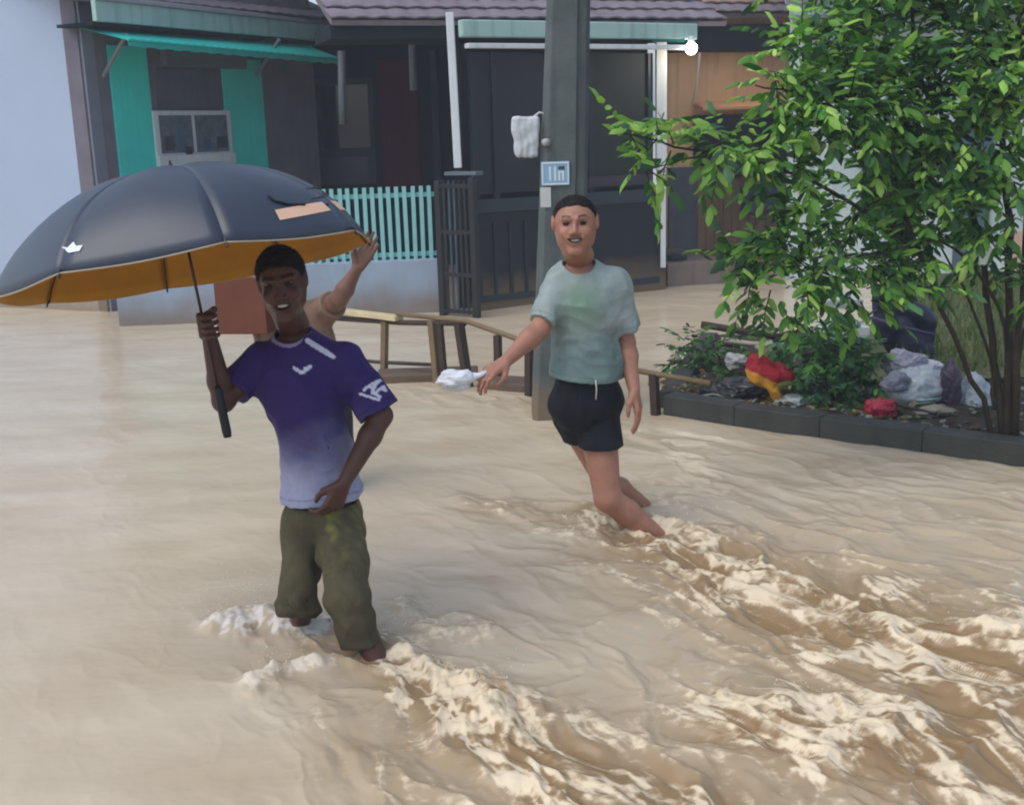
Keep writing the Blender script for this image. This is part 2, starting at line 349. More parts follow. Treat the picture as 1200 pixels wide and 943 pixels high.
# ---- man with the umbrella ------------------------------------------------
def build_umbrella_man():
    Y0 = 3.9
    hc = P(331, 333, 3.86); base = lin((78, 48, 36))
    root = thing('person', 'man in purple and white ombre shirt and olive trousers holding the umbrella', 'person', (*P(385, 760, 3.95)[:2], -.3))
    root['skinmat'] = 'dark_brown_skin'; sk = skin_mat('dark_brown_skin', (96, 60, 44))
    fw = unit(CP-hc+A(-.50, 0, -.95)); R = frame(fw, unit(A(-.10, -.15, 1)))
    neck = P(345, 398, 3.97); chest = P(352, 440, 3.97); waist = P(374, 545, 4.0); pel = P(379, 600, 4.0)
    shR, elR, wrR = P(303, 424, 3.95), P(262, 470, 3.84), P(243, 394, 3.73)
    shL, elL, wrL = P(405, 424, 3.97), P(447, 487, 3.93), P(403, 566, 3.80)
    hipR, knR, anR = P(356, 612, 3.98), P(346, 708, 3.84), P(372, 800, 4.15)
    hipL, knL, anL = P(398, 612, 3.97), P(408, 706, 3.74), P(458, 808, 3.64)
    shaft_a, shaft_b = P(267, 512, 3.76), P(232, 290, 3.70); ax = unit(shaft_b-shaft_a)
    grip = shaft_a+ax*np.linalg.norm(shaft_b-shaft_a)*.60
    # right hand closed round the shaft, the back of the hand to the left
    dR = unit(A(.25, -.55, .15)+.1*ax)
    hR = []
    side = unit(ax); z = side; dd = unit(np.cross(unit(A(1, .1, 0)), z)); 
    # palm lies behind/left of the shaft; fingers wrap across the front
    wrR = grip-ax*.035+A(-.030, .075, 0.)
    palmR, fingR = [], []
    xv = unit(A(1, 0, 0)-ax*ax[0]); yv = np.cross(ax, xv); yv = yv if yv[1] > 0 else -yv   # yv points away from the camera
    for i, t in enumerate((.033, .011, -.011, -.032)):
        ctr = grip+ax*t; k = ctr-xv*.030+yv*.004
        palmR.append(('c', wrR+ax*t*.5, k, .0155, .0135))
        ang = [math.pi+.0, math.pi+1.15, math.pi+2.2, math.pi+3.2]; rr = .0215
        pts = [ctr+xv*math.cos(a)*(rr+.002*(i == 1))-yv*math.sin(a)*-rr for a in ang]
        pts[0] = k; [fingR.append(('c', pts[j], pts[j+1], .0098-.0007*j, .0092-.0007*j)) for j in range(3)]
    tb = grip+ax*.03+yv*.028-xv*.012; t1 = grip+ax*.05+yv*.016+xv*.016; t2 = grip+ax*.055-yv*.012+xv*.017
    palmR.append(('c', wrR+ax*.02, tb, .016, .013)); fingR += [('c', tb, t1, .0125, .011), ('c', t1, t2, .0108, .0085)]
    hpR = (palmR, fingR)
    dL = dirs(wrL, P(388, 596, 3.80)); hpL = hand_prims(wrL, dL, A(-.5, .5, 0), A(-1, -.4, .3), .55, .45)
    trunk = [('c', neck+A(0, 0, .05), hc+A(0, .02, -.08), .056, .054), ('e', chest+A(0, 0, .01), A(.135, .09, .15)), ('c', chest, waist, .11, .105), ('e', pel, A(.115, .095, .09)), ('c', shR, shL, .048, .048)]
    limbs = arm(shR, elR, wrR, .92)+arm(shL, elL, wrL, .95)+leg(hipR, knR, anR, .66)+leg(hipL, knL, anL, .70)+[('c', knL+(anL-knL)*.3+A(0, .012, 0), anL, .046, .032)]
    def body(Q):
        d = union(Q, trunk+limbs, .018)
        d = smin(d, head_sdf(Q, hc, R, 1.0, .5, .45, .97), .02)
        d = smin(d, hand_sdf(Q, wrR, hpR), .01); return smin(d, hand_sdf(Q, wrL, hpL), .01)
    col = lambda V: head_col(V, hc, R, 1.0, None, base, .5, .45, .5)
    lo = np.min([wrR, shR, hc, anR, wrL, shL, elL, anL], 0)-.17; hi = np.max([hc+A(0, 0, .02), shL, elL, anL, anR, shR], 0)+.16; lo[2] = max(lo[2], -.12)
    sdf_obj('body', body, lo, hi, .0042, sk, root, col)
    face_parts(root, hc, R, 1.0, eye_m, teeth_m, .5, .45)
    hair_obj('hair', hair_sdf(hc, R, 1.0, narrow=.97, t=.006, line=.056), hc-.18, hc+.2, .004, mat('black_hair', (24, 20, 20), .6, .3, .3, 60, .6, 200), root)
    # shirt
    tr = [('e', chest+A(.0, 0, .0), A(.165, .118, .17)), ('c', chest-A(0, 0, .03), waist, .135, .128), ('c', waist, pel+A(0, 0, .035), .132, .148), ('c', shR+A(.02, 0, -.01), shL-A(.02, 0, .01), .066, .066), ('c', neck-A(0, 0, .03), neck+A(0, 0, .012), .085, .066)]
    eR = shR+(elR-shR)*.72; eL = shL+(elL-shL)*.93
    hemz = P(380, 583, 4.)[2]
    def shirt(Q):
        d = union(Q, tr, .04)
        for a, b, r1, r2 in ((shR, eR, .064, .066), (shL, eL, .068, .078)):
            n = unit(b-a); s_ = cap(Q, a, b+n*.05, r1, r2); s_ = np.maximum(s_, (Q-b)@n.astype(np.float32)); d = smin(d, s_, .028)
        u = (Q[:, 2]-hemz)
        d = d+np.abs(n3(Q*np.array([1,1,.7],np.float32), 24, 1))*.014-.004+np.abs(n3(Q*np.array([.8, 1, 1.5], np.float32), 40, 21))*.006*np.clip(1-np.abs(u-.16)*4, 0, 1)+n3(Q*np.array([1, 1, .45], np.float32), 60, 4)*.0036*(np.clip(1-u/.5, .2, 1))
        d = d-np.exp(-((Q[:, 2]-hemz-.03)/.03)**2)*.006
        s2 = np.maximum(d, -(d+.0075))
        s2 = np.maximum(s2, hemz+.012*np.sin(Q[:, 0]*9+1)-Q[:, 2])
        nk = cap(Q, neck+A(0, 0, -.02), hc, .058, .07); return smax(s2, -nk, .004)
    chp = P(353, 436, 3.83); slv = P(434, 455, 3.86)
    def scol(V):
        z = (V[:, 2]-hemz)/.62; z = z+.09*n3(V, 9, 2)+.04*n3(V, 31, 5)
        t = np.clip((z-.12)/.42, 0, 1)[:, None]; t = t*t*(3-2*t)
        C = np.array(lin((158, 162, 190)))*(1-t)+np.array(lin((54, 38, 100)))*t
        blot = np.clip((n3(V, 17, 9)+n3(V, 33, 3)*.6-.35)*2.2, 0, 1)*np.clip(1-np.abs(z-.38)/.25, 0, 1)
        C = C*(1-blot[:, None]*.6)+np.array(lin((64, 62, 120)))*blot[:, None]*.6
        W = np.array(lin((215, 215, 232)))
        px = V[:, 0]-chp[0]; pz = V[:, 2]-chp[2]; fr = V[:, 1] < chest[1]-.02
        wing = fr*(np.abs(pz+.004-np.abs(px)*.55+(np.abs(px) < .008)*.002) < .0062)*(np.abs(px) < .031)
        wing = wing | (fr*(np.abs(pz-.008-(px-.012)*.25) < .0045)*(px > .004)*(px < .033))
        C[wing.astype(bool)] = W
        # raglan stripe on the left shoulder, collar edge
        a, b = P(357, 402, 3.85), P(388, 421, 3.85); t_ = np.clip(((V-a)@(b-a))/((b-a)@(b-a)), 0, 1); q = np.abs((V-a)[:, [0, 2]]-t_[:, None]*(b-a)[[0, 2]])
        C[(np.hypot(q[:, 0], q[:, 1]) < .0075) & (V[:, 1] < chest[1]+.03)] = W
        dn = np.linalg.norm((V-(neck+A(0, -.01, -.005)))*A(1, 1, 1.1), axis=1); C[(dn > .055) & (dn < .088) & (V[:, 2] > neck[2]-.05) & (V[:, 1] < neck[1]-.02) & (dn < .078)] = np.array(lin((150, 140, 180)))
        # white letters on the left sleeve
        e1 = unit(A(.75, -.35, -.35)); e2 = unit(A(.35, 0, .8)); q1 = (V-slv)@e1; q2 = (V-slv)@e2; on = np.linalg.norm(V-slv, axis=1) < .09
        for (x0, y0, x1, y1) in ((-.026, -.02, -.012, .02), (-.012, .02, .0, -.02), (-.022, -.006, -.004, -.004), (.008, -.02, .01, .02), (.01, .02, .026, .016), (.01, 0, .022, -.002), (.008, -.02, .027, -.024), (-.03, -.036, .03, -.033)):
            a = A(x0, y0); b = A(x1, y1); qq = np.stack([q1, q2], 1)-a; h = np.clip(qq@(b-a)/((b-a)@(b-a)), 0, 1); dd_ = np.linalg.norm(qq-h[:, None]*(b-a), axis=1)
            C[(dd_ < .0042) & on] = W
        sm = (np.abs(V[:, 2]-hemz-.028-.012*np.sin(V[:, 0]*9+1)) < .0028)
        for a, b in ((shR, eR), (shL, eL)): sm = sm | ((np.abs((V-b)@unit(b-a)+.024) < .0028) & (np.linalg.norm(V-b, axis=1) < .11))
        C[sm] *= .72
        return C
    lo = np.min([shR, eR, eL, pel, shL], 0)-.2; hi = np.max([shL, eL, neck, shR], 0)+.2; lo[2] = hemz-.05; hi[2] = neck[2]+.09
    sdf_obj('shirt', shirt, lo, hi, .0044, mat('ombre_shirt_cloth', (0, 0, 0), .7, .2, .08, 60, .35, 260, attr='col'), root, scol)
    # trousers, rolled to the knee
    cR = knR+A(.004, .0, -.030); cL = P(430, 750, 3.70)
    tz = pel[2]+.045
    def trous(Q):
        d = union(Q, [('e', pel+A(0, 0, -.01), A(.142, .12, .105)), ('c', pel, pel+A(0, 0, .04), .125, .12)], .03)
        dR_ = cap(Q, hipR+A(-.002, .02, 0), cR, .082, .068); nR = unit(A(-.25, -.2, -1)); dR_ = np.maximum(dR_, (Q-cR)@nR.astype(np.float32)-.006)
        nL = unit(A(.12, -.1, -1)); dL_ = smin(cap(Q, hipL+A(-.004, -.02, 0), knL+A(.004, 0, .02), .092, .080), cap(Q, knL+A(.004, 0, .02), cL+A(0, 0, -.08), .078, .066), .02); dL_ = np.maximum(dL_, (Q-cL)@nL.astype(np.float32)-.01)
        roll = np.minimum(np.abs((Q-cR)@nR.astype(np.float32)+.02)-.02, 0); dR_ = dR_-np.exp(-(((Q-cR)@nR.astype(np.float32)+.018)/.018)**2)*.009
        d = smin(smin(d, dR_, .012), dL_, .006)
        fold = np.sin(np.arctan2(Q[:, 1]-3.9, Q[:, 0]-hipL[0])*6+Q[:, 2]*7+n3(Q, 8, 2)*2)*.009*np.clip((tz-Q[:, 2])*6, 0, 1)
        d = d+np.abs(n3(Q*np.array([1.2,1,.45],np.float32), 26, 3))*.011-.003+n3(Q*np.array([1, 1, .35], np.float32), 55, 7)*.006+fold*.6+np.sin(Q[:, 2]*70+3*np.sin(Q[:, 0]*20))*.003*np.clip((-Q[:, 2]+.35)*5, 0, 1)
        return np.maximum(np.maximum(d, -(d+.009)), Q[:, 2]-tz)
    def tcol(V):
        g = np.clip((V[:, 2]-(pel[2]-.12))/.1, 0, 1)*np.clip(n3(V*np.array([1, 1, .25], np.float32), 90, 2)+.2, 0, 1)*(V[:, 0] > pel[0])
        wet = np.clip((.3-V[:, 2])/.25+n3(V, 14, 1)*.2, 0, 1)[:, None]
        C = np.array(lin((88, 82, 60)))*(1-.35*wet)*(1-.25*np.clip(n3(V*np.array([1, 1, .4], np.float32), 26, 4), 0, 1))[:, None]
        return C*(1-g[:, None]*.6)+np.array(lin((150, 150, 70)))*g[:, None]*.6
    lo = np.min([hipR, knR, cR, cL, pel], 0)-.19; hi = np.max([hipL, knL, pel, knR, cL], 0)+.19; lo[2] = .0
    sdf_obj('trousers', trous, lo, hi, .0048, mat('olive_cloth', (0, 0, 0), .75, .25, .16, 25, .4, 220, attr='col'), root, tcol)
    return shaft_a, ax, grip

def build_striding_man():
    D = 4.95
    hc = P(674, 265, D-.06); base = lin((164, 116, 94)); s = 1.03
    root = thing('person', 'smiling man in wet pale green t-shirt and black shorts striding past the pole', 'person', (*P(720, 615, D)[:2], -.3))
    root['skinmat'] = 'light_brown_skin'; sk = skin_mat('light_brown_skin', (160, 112, 90))
    fw = unit(CP-hc+A(-.12, 0, -.25)); R = frame(fw, unit(A(-.02, 0, 1)))
    neck = P(679, 308, D+.02); chest = P(684, 352, D+.02); waist = P(688, 430, D+.02); pel = P(687, 472, D+.02)
    shR, elR, wrR = P(656, 330, D), P(632, 386, D-.12), P(592, 424, D-.28)
    shL, elL, wrL = P(719, 330, D+.0), P(733, 400, D+.04), P(743, 456, D-.08)
    hipR, knR, anR = P(674, 488, D+.06), P(712, 566, D+.1), P(754, 592, D+.30)
    hipL, knL, anL = P(699, 490, D), P(712, 584, D-.10), P(784, 640, D-.05)
    hpR = hand_prims(wrR, dirs(wrR, P(566, 441, D-.36)), A(.1, .3, -1), A(-.2, -1, .1), .42, .5, 1.02)
    hpL = hand_prims(wrL, dirs(wrL, P(750, 492, D-.10)), A(-.8, .3, 0), A(-.3, -1, 0), .28, .3, 1.02)
    trunk = [('c', neck+A(0, 0, .03), hc+A(0, .02, -.09), .063, .062), ('e', chest, A(.145, .10, .15)), ('c', chest, waist, .115, .12), ('e', pel, A(.14, .11, .10)), ('c', shR, shL, .046, .046), ('c', neck-A(.06, 0, .05), neck+A(.06, 0, -.05), .04, .04)]
    limbs = arm(shR, elR, wrR, 1.02)+arm(shL, elL, wrL, 1.02)+leg(hipR, knR, anR, 1.0)+leg(hipL, knL, anL, 1.05)
    foot = [('c', anL, anL+A(.12, -.1, -.05), .036, .028)]
    def body(Q):
        d = union(Q, trunk+limbs+foot, .02)
        d = smin(d, head_sdf(Q, hc, R, s, .9, .28, 1.12), .02)
        d = smin(d, hand_sdf(Q, wrR, hpR), .01); return smin(d, hand_sdf(Q, wrL, hpL), .01)
    col = lambda V: head_col(V, hc, R, s, None, base, .9, .28, .75)
    pts = [hc, shR, elR, wrR, shL, elL, wrL, hipR, knR, anR, anL, knL]
    lo = np.min(pts, 0)-.19; hi = np.max(pts, 0)+.19; lo[2] = max(lo[2], -.15)
    sdf_obj('body', body, lo, hi, .0048, sk, root, col)
    face_parts(root, hc, R, s, eye_m, teeth_m, .9, .28)
    hair_obj('hair', hair_sdf(hc, R, s, narrow=1.12, t=.002, line=.066), hc-.2, hc+.22, .0042, mat('cropped_hair', (34, 28, 26), .7, .3, .3, 60, .6, 200), root, .007)
    tr = [('e', chest+A(0, 0, -.005), A(.178, .135, .175)), ('c', chest-A(0, 0, .04), waist+A(.0,-.01,0), .142, .152), ('c', waist+A(0,-.015,0), pel+A(0, 0, .03), .152, .152), ('c', shR+A(.025, 0, -.03), shL-A(.025, 0, .03), .068, .068), ('c', neck-A(.05, 0, .05), neck+A(.05, 0, -.05), .062, .062)]
    eR = shR+(elR-shR)*.86; eL = shL+(elL-shL)*.80; hemz = P(690, 446, D-.1)[2]
    def shirt(Q):
        d = union(Q, tr, .045)
        for a, b, r1, r2 in ((shR, eR, .066, .06), (shL, eL, .074, .082)):
            n = unit(b-a); s_ = cap(Q, a, b+n*.05, r1, r2); s_ = np.maximum(s_, (Q-b)@n.astype(np.float32)); d = smin(d, s_, .035)
        u = Q[:, 2]-hemz
        fold = np.sin((Q[:, 2]*1.0+Q[:, 0]*.55)*42+2.2*np.sin(Q[:, 0]*9))*.0042*np.exp(-((u-.17)/.12)**2)
        d = d+np.abs(n3(Q*np.array([1.1,1,.8],np.float32), 20, 6))*.013-.004+n3(Q*np.array([1.2, 1, .6], np.float32), 48, 8)*.0032+fold+np.abs(n3(Q*np.array([.7, 1, 1.3], np.float32), 36, 12))*.006*np.clip(1.2-np.abs(u-.15)*4, .2, 1)-np.exp(-(u/.03)**2)*.006
        s2 = np.maximum(d, -(d+.0085)); s2 = np.maximum(s2, hemz+.01*np.sin(Q[:, 0]*11)-Q[:, 2])
        return smax(s2, -cap(Q, neck+A(0, -.02, -.03), hc, .066, .08), .004)
    def scol(V):
        t = np.clip(np.exp(-((V[:, 0]-chest[0]+.02)/.09)**2-((V[:, 2]-chest[2]-.02)/.10)**2)*1.1+.12*n3(V, 16, 1), 0, 1)[:, None]*(V[:, 1] < chest[1])[:, None]
        low = np.clip((chest[2]-.05-V[:, 2])/.2+.2*n3(V, 13, 2), 0, 1)[:, None]
        C = np.array(lin((142, 156, 154)))*(1-low)+np.array(lin((100, 124, 122)))*low
        wp_ = np.clip((n3(V*np.array([1, 1, .6], np.float32), 15, 11)+.5*n3(V, 34, 7))*2.5-.2, 0, 1)[:, None]; C = C*(1-.16*wp_)
        sm = (np.abs(V[:, 2]-hemz-.026-.01*np.sin(V[:, 0]*11)) < .003)
        for a, b in ((shR, eR), (shL, eL)): sm = sm | ((np.abs((V-b)@unit(b-a)+.024) < .003) & (np.linalg.norm(V-b, axis=1) < .12))
        C[sm] *= .75
        return C*(1-t)+np.array(lin((104, 134, 114)))*t
    lo = np.min([shR, eR, eL, pel, shL], 0)-.2; hi = np.max([shL, eL, neck, shR], 0)+.2; lo[2] = hemz-.05; hi[2] = neck[2]+.1
    sdf_obj('t_shirt', shirt, lo, hi, .005, mat('wet_pale_cloth', (0, 0, 0), .42, .45, .08, 40, .35, 180, attr='col'), root, scol)
    cR = hipR+(knR-hipR)*.5; cL = hipL+(knL-hipL)*.46; tz = pel[2]+.09; cz = P(690, 528, D-.1)[2]
    def shorts(Q):
        d = union(Q, [('e', pel, A(.168, .137, .13)), ('c', pel, pel+A(0, 0, .08), .145, .14)], .03)
        for a, b, r1, r2 in ((hipR+A(-.01,0,0), cR, .092, .096), (hipL+A(.012,-.01,0), cL, .094, .098)):
            d = smin(d, cap(Q, a, b+unit(b-a)*.06, r1, r2), .008)
        d = d+np.abs(n3(Q*np.array([1,1,.5],np.float32), 24, 2))*.008-.002+n3(Q*np.array([1, 1, .4], np.float32), 50, 5)*.005
        d = np.maximum(np.maximum(d, -(d+.009)), Q[:, 2]-tz-.03); return np.maximum(d, cz+.03*(Q[:, 0]-pel[0])-Q[:, 2])
    lo = np.min([hipR, cR, cL], 0)-.2; hi = np.max([hipL, cL, pel], 0)+.2
    sdf_obj('shorts', shorts, lo, hi, .0055, mat('black_shorts_cloth', (20, 23, 31), .7, .25, .15, 25, .35, 200), root)
    dr = MB(); a = P(698, 445, D-.165); dr.tube([a, a+A(.003, -.006, -.04), a+A(.0, -.002, -.085)], .0035, 6)
    dr.build('drawstring', mat('pale_cord', (190, 190, 185), .8, .2, .05, 30, 0), root, smooth=True)
    return wrR, hpR

def build_hidden_person():
    D = 5.6
    hc = P(331, 326, D); base = lin((118, 86, 72)); s = 1.0
    root = thing('person', 'person in a grey brown shirt behind the umbrella man with one arm raised', 'person', (*P(350, 470, D+.1)[:2], -.3))
    root['skinmat'] = 'brown_skin'; sk = skin_mat('brown_skin', (132, 96, 80))
    R = frame(unit(CP-hc), (0, 0, 1))
    neck = P(345, 362, D); chest = P(352, 400, D); pel = P(372, 480, D+.05)
    shR, elR, wrR = P(322, 382, D), P(314, 412, D-.02), P(300, 384, D-.02)
    shL, elL, wrL = P(378, 366, D), P(398, 350, D-.15), P(419, 314, D-.2)
    hp1 = hand_prims(wrL, dirs(wrL, P(430, 294, D-.2)), A(0, -1, 0), A(-1, 0, .5), .2, .25, 1.)
    hp2 = hand_prims(wrR, dirs(wrR, P(285, 372, D-.03)), A(0, .6, -.5), A(0, 0, 1), .4, .3, 1.)
    trunk = [('c', neck, hc+A(0, .02, -.08), .055, .055), ('e', chest, A(.16, .11, .17)), ('c', chest, pel, .12, .13), ('c', shR, shL, .055, .055), ('c', pel+A(-.08, 0, 0), A(pel[0]-.09, pel[1], .2), .08, .05), ('c', pel+A(.08, 0, 0), A(pel[0]+.09, pel[1], .2), .08, .05), ('c', A(pel[0]-.09, pel[1], .2), A(pel[0]-.09, pel[1]+.02, -.15), .05, .045), ('c', A(pel[0]+.09, pel[1], .2), A(pel[0]+.09, pel[1]+.02, -.15), .05, .045)]
    limbs = arm(shR, elR, wrR)+arm(shL, elL, wrL)
    def body(Q):
        d = union(Q, trunk+limbs, .02); d = smin(d, head_sdf(Q, hc, R, s), .02)
        d = smin(d, hand_sdf(Q, wrL, hp1), .01); return smin(d, hand_sdf(Q, wrR, hp2), .01)
    pts = [hc, shR, elR, wrR, shL, elL, wrL, pel]; lo = np.min(pts, 0)-.19; hi = np.max(pts, 0)+.19; lo[2] = -.1
    sdf_obj('body', body, lo, hi, .006, sk, root, lambda V: head_col(V, hc, R, s, None, base))
    face_parts(root, hc, R, s, eye_m, teeth_m, 0, 0)
    sdf_obj('hair', hair_sdf(hc, R, s), hc-.18, hc+.2, .006, MATS['black_hair'], root)
    eL = shL+(elL-shL)*.6; eR = shR+(elR-shR)*.7
    def shirt(Q):
        d = union(Q, [('e', chest, A(.175, .125, .18)), ('c', chest, pel-A(0, 0, .05), .135, .145), ('c', shR, shL, .07, .07)], .04)
        for a, b in ((shL, eL), (shR, eR)):
            n = unit(b-a); d = smin(d, np.maximum(cap(Q, a, b, .066, .07), (Q-b)@n.astype(np.float32)), .03)
        d = d+n3(Q, 24, 3)*.006; d = np.maximum(d, -(d+.009)); d = np.maximum(d, pel[2]-.06-Q[:, 2]); return smax(d, -cap(Q, neck-A(0, 0, .03), hc, .06, .07), .004)
    lo[2] = .05; sdf_obj('shirt', shirt, lo, hi, .0065, mat('grey_brown_cloth', (132, 108, 92), .8, .2, .15, 20, .3, 200), root)
    def shorts(Q):
        d = union(Q, [('e', pel, A(.15, .12, .11))]+[('c', pel+A(x, 0, -.02), A(pel[0]+x*1.2, pel[1], .2), .09, .085) for x in (-.08, .08)], .015)+n3(Q, 22, 3)*.006
        return np.maximum(np.maximum(d, -(d+.009)), np.maximum(Q[:, 2]-pel[2]-.05, .17-Q[:, 2]))
    sdf_obj('shorts', shorts, lo, hi, .0075, mat('dark_grey_cloth', (52, 54, 60), .8, .2, .15, 20, .3, 200), root)
    return wrR

def build_umbrella(sa, ax):
    hub = P(219, 197, 3.70+.02); R_, Hd = .607, .320
    # axis: 6 degrees off the line of sight plane, top leaning away from the viewer
    hub = sa+ax*0
    v = unit(P(222, 300, 3.75)-CP); 
    upi = unit(cu*math.cos(.205)-cr*math.sin(.205)); upi = unit(upi-v*(upi@v))
    axis = unit(upi*math.cos(.105)+v*math.sin(.105))
    e1 = unit(cr-axis*(cr@axis)); e2 = np.cross(axis, e1); e2 = e2 if e2@v > 0 else -e2   # e2 away from camera
    rimc = P(225, 315, 3.76); apex = rimc+axis*Hd
    root = thing('umbrella', 'large open slate blue umbrella with orange lining held over the purple shirted man', 'umbrella', sa)
    outer = mat('slate_umbrella_cloth', (50, 60, 74), .38, .5, .10, 10, .12, 300, coat=.05); inner = mat('orange_lining', (184, 130, 28), .7, .3, .10, 8, .1, 200)
    ang0 = math.radians(-90-20.5)
    ribs = [ang0+k*math.pi/4 for k in range(8)]
    def surf(a, t, off=0.):                      # t 0 apex .. 1 rim
        # sector shape: ribs straight out, cloth between them slightly drawn in
        k = (a-ang0)/(math.pi/4); fr = k-math.floor(k); sag = 1-.045*math.sin(math.pi*fr)*t
        rr = R_*math.sin(t*1.25)/math.sin(1.25)*sag; z = Hd*(math.cos(t*1.25)-math.cos(1.25))/(1-math.cos(1.25))
        z -= .022*math.sin(math.pi*fr)*math.sin(t*math.pi)*-0.6+.012*math.sin(math.pi*fr)*t*t
        return rimc+(e1*math.cos(a)+e2*math.sin(a))*(rr+off)+axis*(z+off*.6)
    for k in range(8):
        V = []; Fc = []; na, nt_ = 12, 16
        for i in range(nt_+1):
            for j in range(na+1): V.append(surf(ribs[k]+math.pi/4*(j/na*.9999+.00005), i/nt_))
        Fc = [(i*(na+1)+j, i*(na+1)+j+1, (i+1)*(na+1)+j+1, (i+1)*(na+1)+j) for i in range(nt_) for j in range(na)]
        me = pymesh('canopy_panel', V, Fc); me.materials.append(outer); me.materials.append(inner)
        o = link('canopy_panel', me, None, root, True)
        n0 = me.polygons[100].normal; c0 = np.array(me.polygons[100].center); 
        sgn = 1 if np.array(n0)@(c0-rimc+axis*.1) > 0 else -1
        md = o.modifiers.new('s', 'SOLIDIFY'); md.thickness = .0016; md.offset = -1*sgn if sgn > 0 else 1
        md.material_offset = 1; md.material_offset_rim = 1 if False else 0
        if sgn < 0: me.flip_normals(); md.offset = -1
        hm = MB(); hm.tube([surf(ribs[k]+math.pi/4*j/12*.9999, 1., .001) for j in range(13)], .0026, 6).build('hem', mat('hem_tape', (168, 160, 140), .7, .3, .05, 30, 0), o, smooth=True)
        rb = MB(); rb.tube([surf(ribs[k]+1e-4, t, -.006) for t in np.linspace(.04, 1, 12)], .0022, 6)
        rib = rb.build('rib', mat('dark_umbrella_metal', (30, 26, 26), .35, .5, .1, 30, 0, metal=.4), root, smooth=True)
        tp = MB(); e = surf(ribs[k]+1e-4, 1.); e_ = surf(ribs[k]+1e-4, .98); tp.tube([e_, e, e+unit(e-e_)*.016], [.003, .004, .003], 6).build('rib_tip', MATS['dark_umbrella_metal'], rib)
        runner = rimc+axis*(Hd*.30)
        MB().tube([runner, surf(ribs[k]+1e-4, .55, -.008)], .0018, 5).build('stretcher', MATS['dark_umbrella_metal'], root)
    bot = sa; top = apex+axis*.035
    # the shaft follows the canopy axis down to the grip
    L = MB().tube([bot+ (rimc-bot)*.30, rimc, apex], .0052, 10).build('shaft', mat('dark_red_shaft', (52, 22, 24), .35, .5, .05, 20, 0), root, smooth=True)
    MB().tube([bot, bot+(rimc-bot)*.03, bot+(rimc-bot)*.29, bot+(rimc-bot)*.31], [.013, .0155, .0145, .008], 14).build('handle', mat('black_handle_rubber', (18, 18, 20), .5, .4, .05, 20, .1), root, smooth=True)
    MB().tube([apex-axis*.01, apex+axis*.006, top], [.02, .009, .003], 10).build('ferrule', MATS['dark_umbrella_metal'], root, smooth=True)
    MB().tube([rimc+axis*(Hd*.27), rimc+axis*(Hd*.34)], .011, 10).build('runner', MATS['dark_umbrella_metal'], root, smooth=True)
    # printed marks on the cloth
    def decal(name, k, pts, m):
        V = [surf(ribs[k]+math.pi/4*u, t, .0016) for u, t in pts]; link(name, pymesh(name, V, [tuple(range(len(V)))]), m, root)
    wm = mat('white_print', (222, 228, 235), .5, .3, .05, 30, 0)
    def band(name, k, u0_, t0, u1, t1, m, n=8):
        V = []; Fc = []
        for i in range(n+1):
            for j in range(5): V.append(surf(ribs[k]+math.pi/4*(u0_+(u1-u0_)*i/n), t0+(t1-t0)*j/4, .0018))
        Fc = [(i*5+j, i*5+j+1, (i+1)*5+j+1, (i+1)*5+j) for i in range(n) for j in range(4)]
        link(name, pymesh(name, V, Fc), m, root, True)
    def px2uv(px, py):
        best = None
        for k in range(8):
            for u in np.linspace(0, 1, 21):
                for t in np.linspace(.2, 1, 33):
                    s_ = surf(ribs[k]+math.pi/4*u, t, .002); c_ = s_-CP
                    if (surf(ribs[k]+math.pi/4*u, t*.98, .002)-rimc)@v > .25: continue
                    z_ = c_@cf; e_ = (600+F*(c_@cr)/z_-px)**2+(471.5-F*(c_@cu)/z_-py)**2
                    if best is None or e_ < best[0]-.5: best = (e_, k, u, t)
        K_, U_, T_ = best[1], best[2], best[3]; du, dt = .05, .025
        for _ in range(5):
            c_ = []
            for a_ in (-1, -.5, 0, .5, 1):
                for b_ in (-1, -.5, 0, .5, 1):
                    uu, tt_ = U_+a_*du, min(1, T_+b_*dt); q_ = surf(ribs[0]+math.pi/4*(K_+uu), tt_, .002)-CP; z_ = q_@cf
                    c_.append(((600+F*(q_@cr)/z_-px)**2+(471.5-F*(q_@cu)/z_-py)**2, uu, tt_))
            m_ = min(c_); U_, T_ = m_[1], m_[2]; du *= .5; dt *= .5
        return K_+U_, T_
    def patch(name, corners, m, n=8):
        c = [px2uv(*q) for q in corners]; V = []
        for i in range(n+1):
            for j in range(5):
                a_, b_ = i/n, j/4; w4 = ((1-a_)*(1-b_), a_*(1-b_), a_*b_, (1-a_)*b_); s_ = sum(w*q[0] for w, q in zip(w4, c)); t_ = sum(w*q[1] for w, q in zip(w4, c))
                V.append(surf(ribs[0]+math.pi/4*s_, t_, .0018))
        link(name, pymesh(name, V, [(i*5+j, i*5+j+1, (i+1)*5+j+1, (i+1)*5+j) for i in range(n) for j in range(4)]), m, root, True)
    pts_ = [px2uv(*q) for q in ((61, 299), (72, 289), (79, 290), (86, 283), (89, 288), (97, 287), (93, 294), (80, 296))]
    link('white_logo', pymesh('white_logo', [surf(ribs[0]+math.pi/4*a_, b_, .0018) for a_, b_ in pts_], [tuple(range(8))]), wm, root)
    q_ = [px2uv(*q) for q in ((314, 229), (322, 236), (338, 240), (356, 240), (372, 238), (384, 240))]
    MB().tube([surf(ribs[0]+math.pi/4*a_, b_, .003) for a_, b_ in q_], .004, 5).build('vent_seam', mat('dark_seam', (26, 32, 42), .6, .3, .05, 20, 0), root, smooth=True)
    patch('printed_patch', [(322, 246), (368, 244), (374, 256), (328, 258)], mat('pale_orange_print', (226, 186, 156), .6, .3, .06, 20, 0))
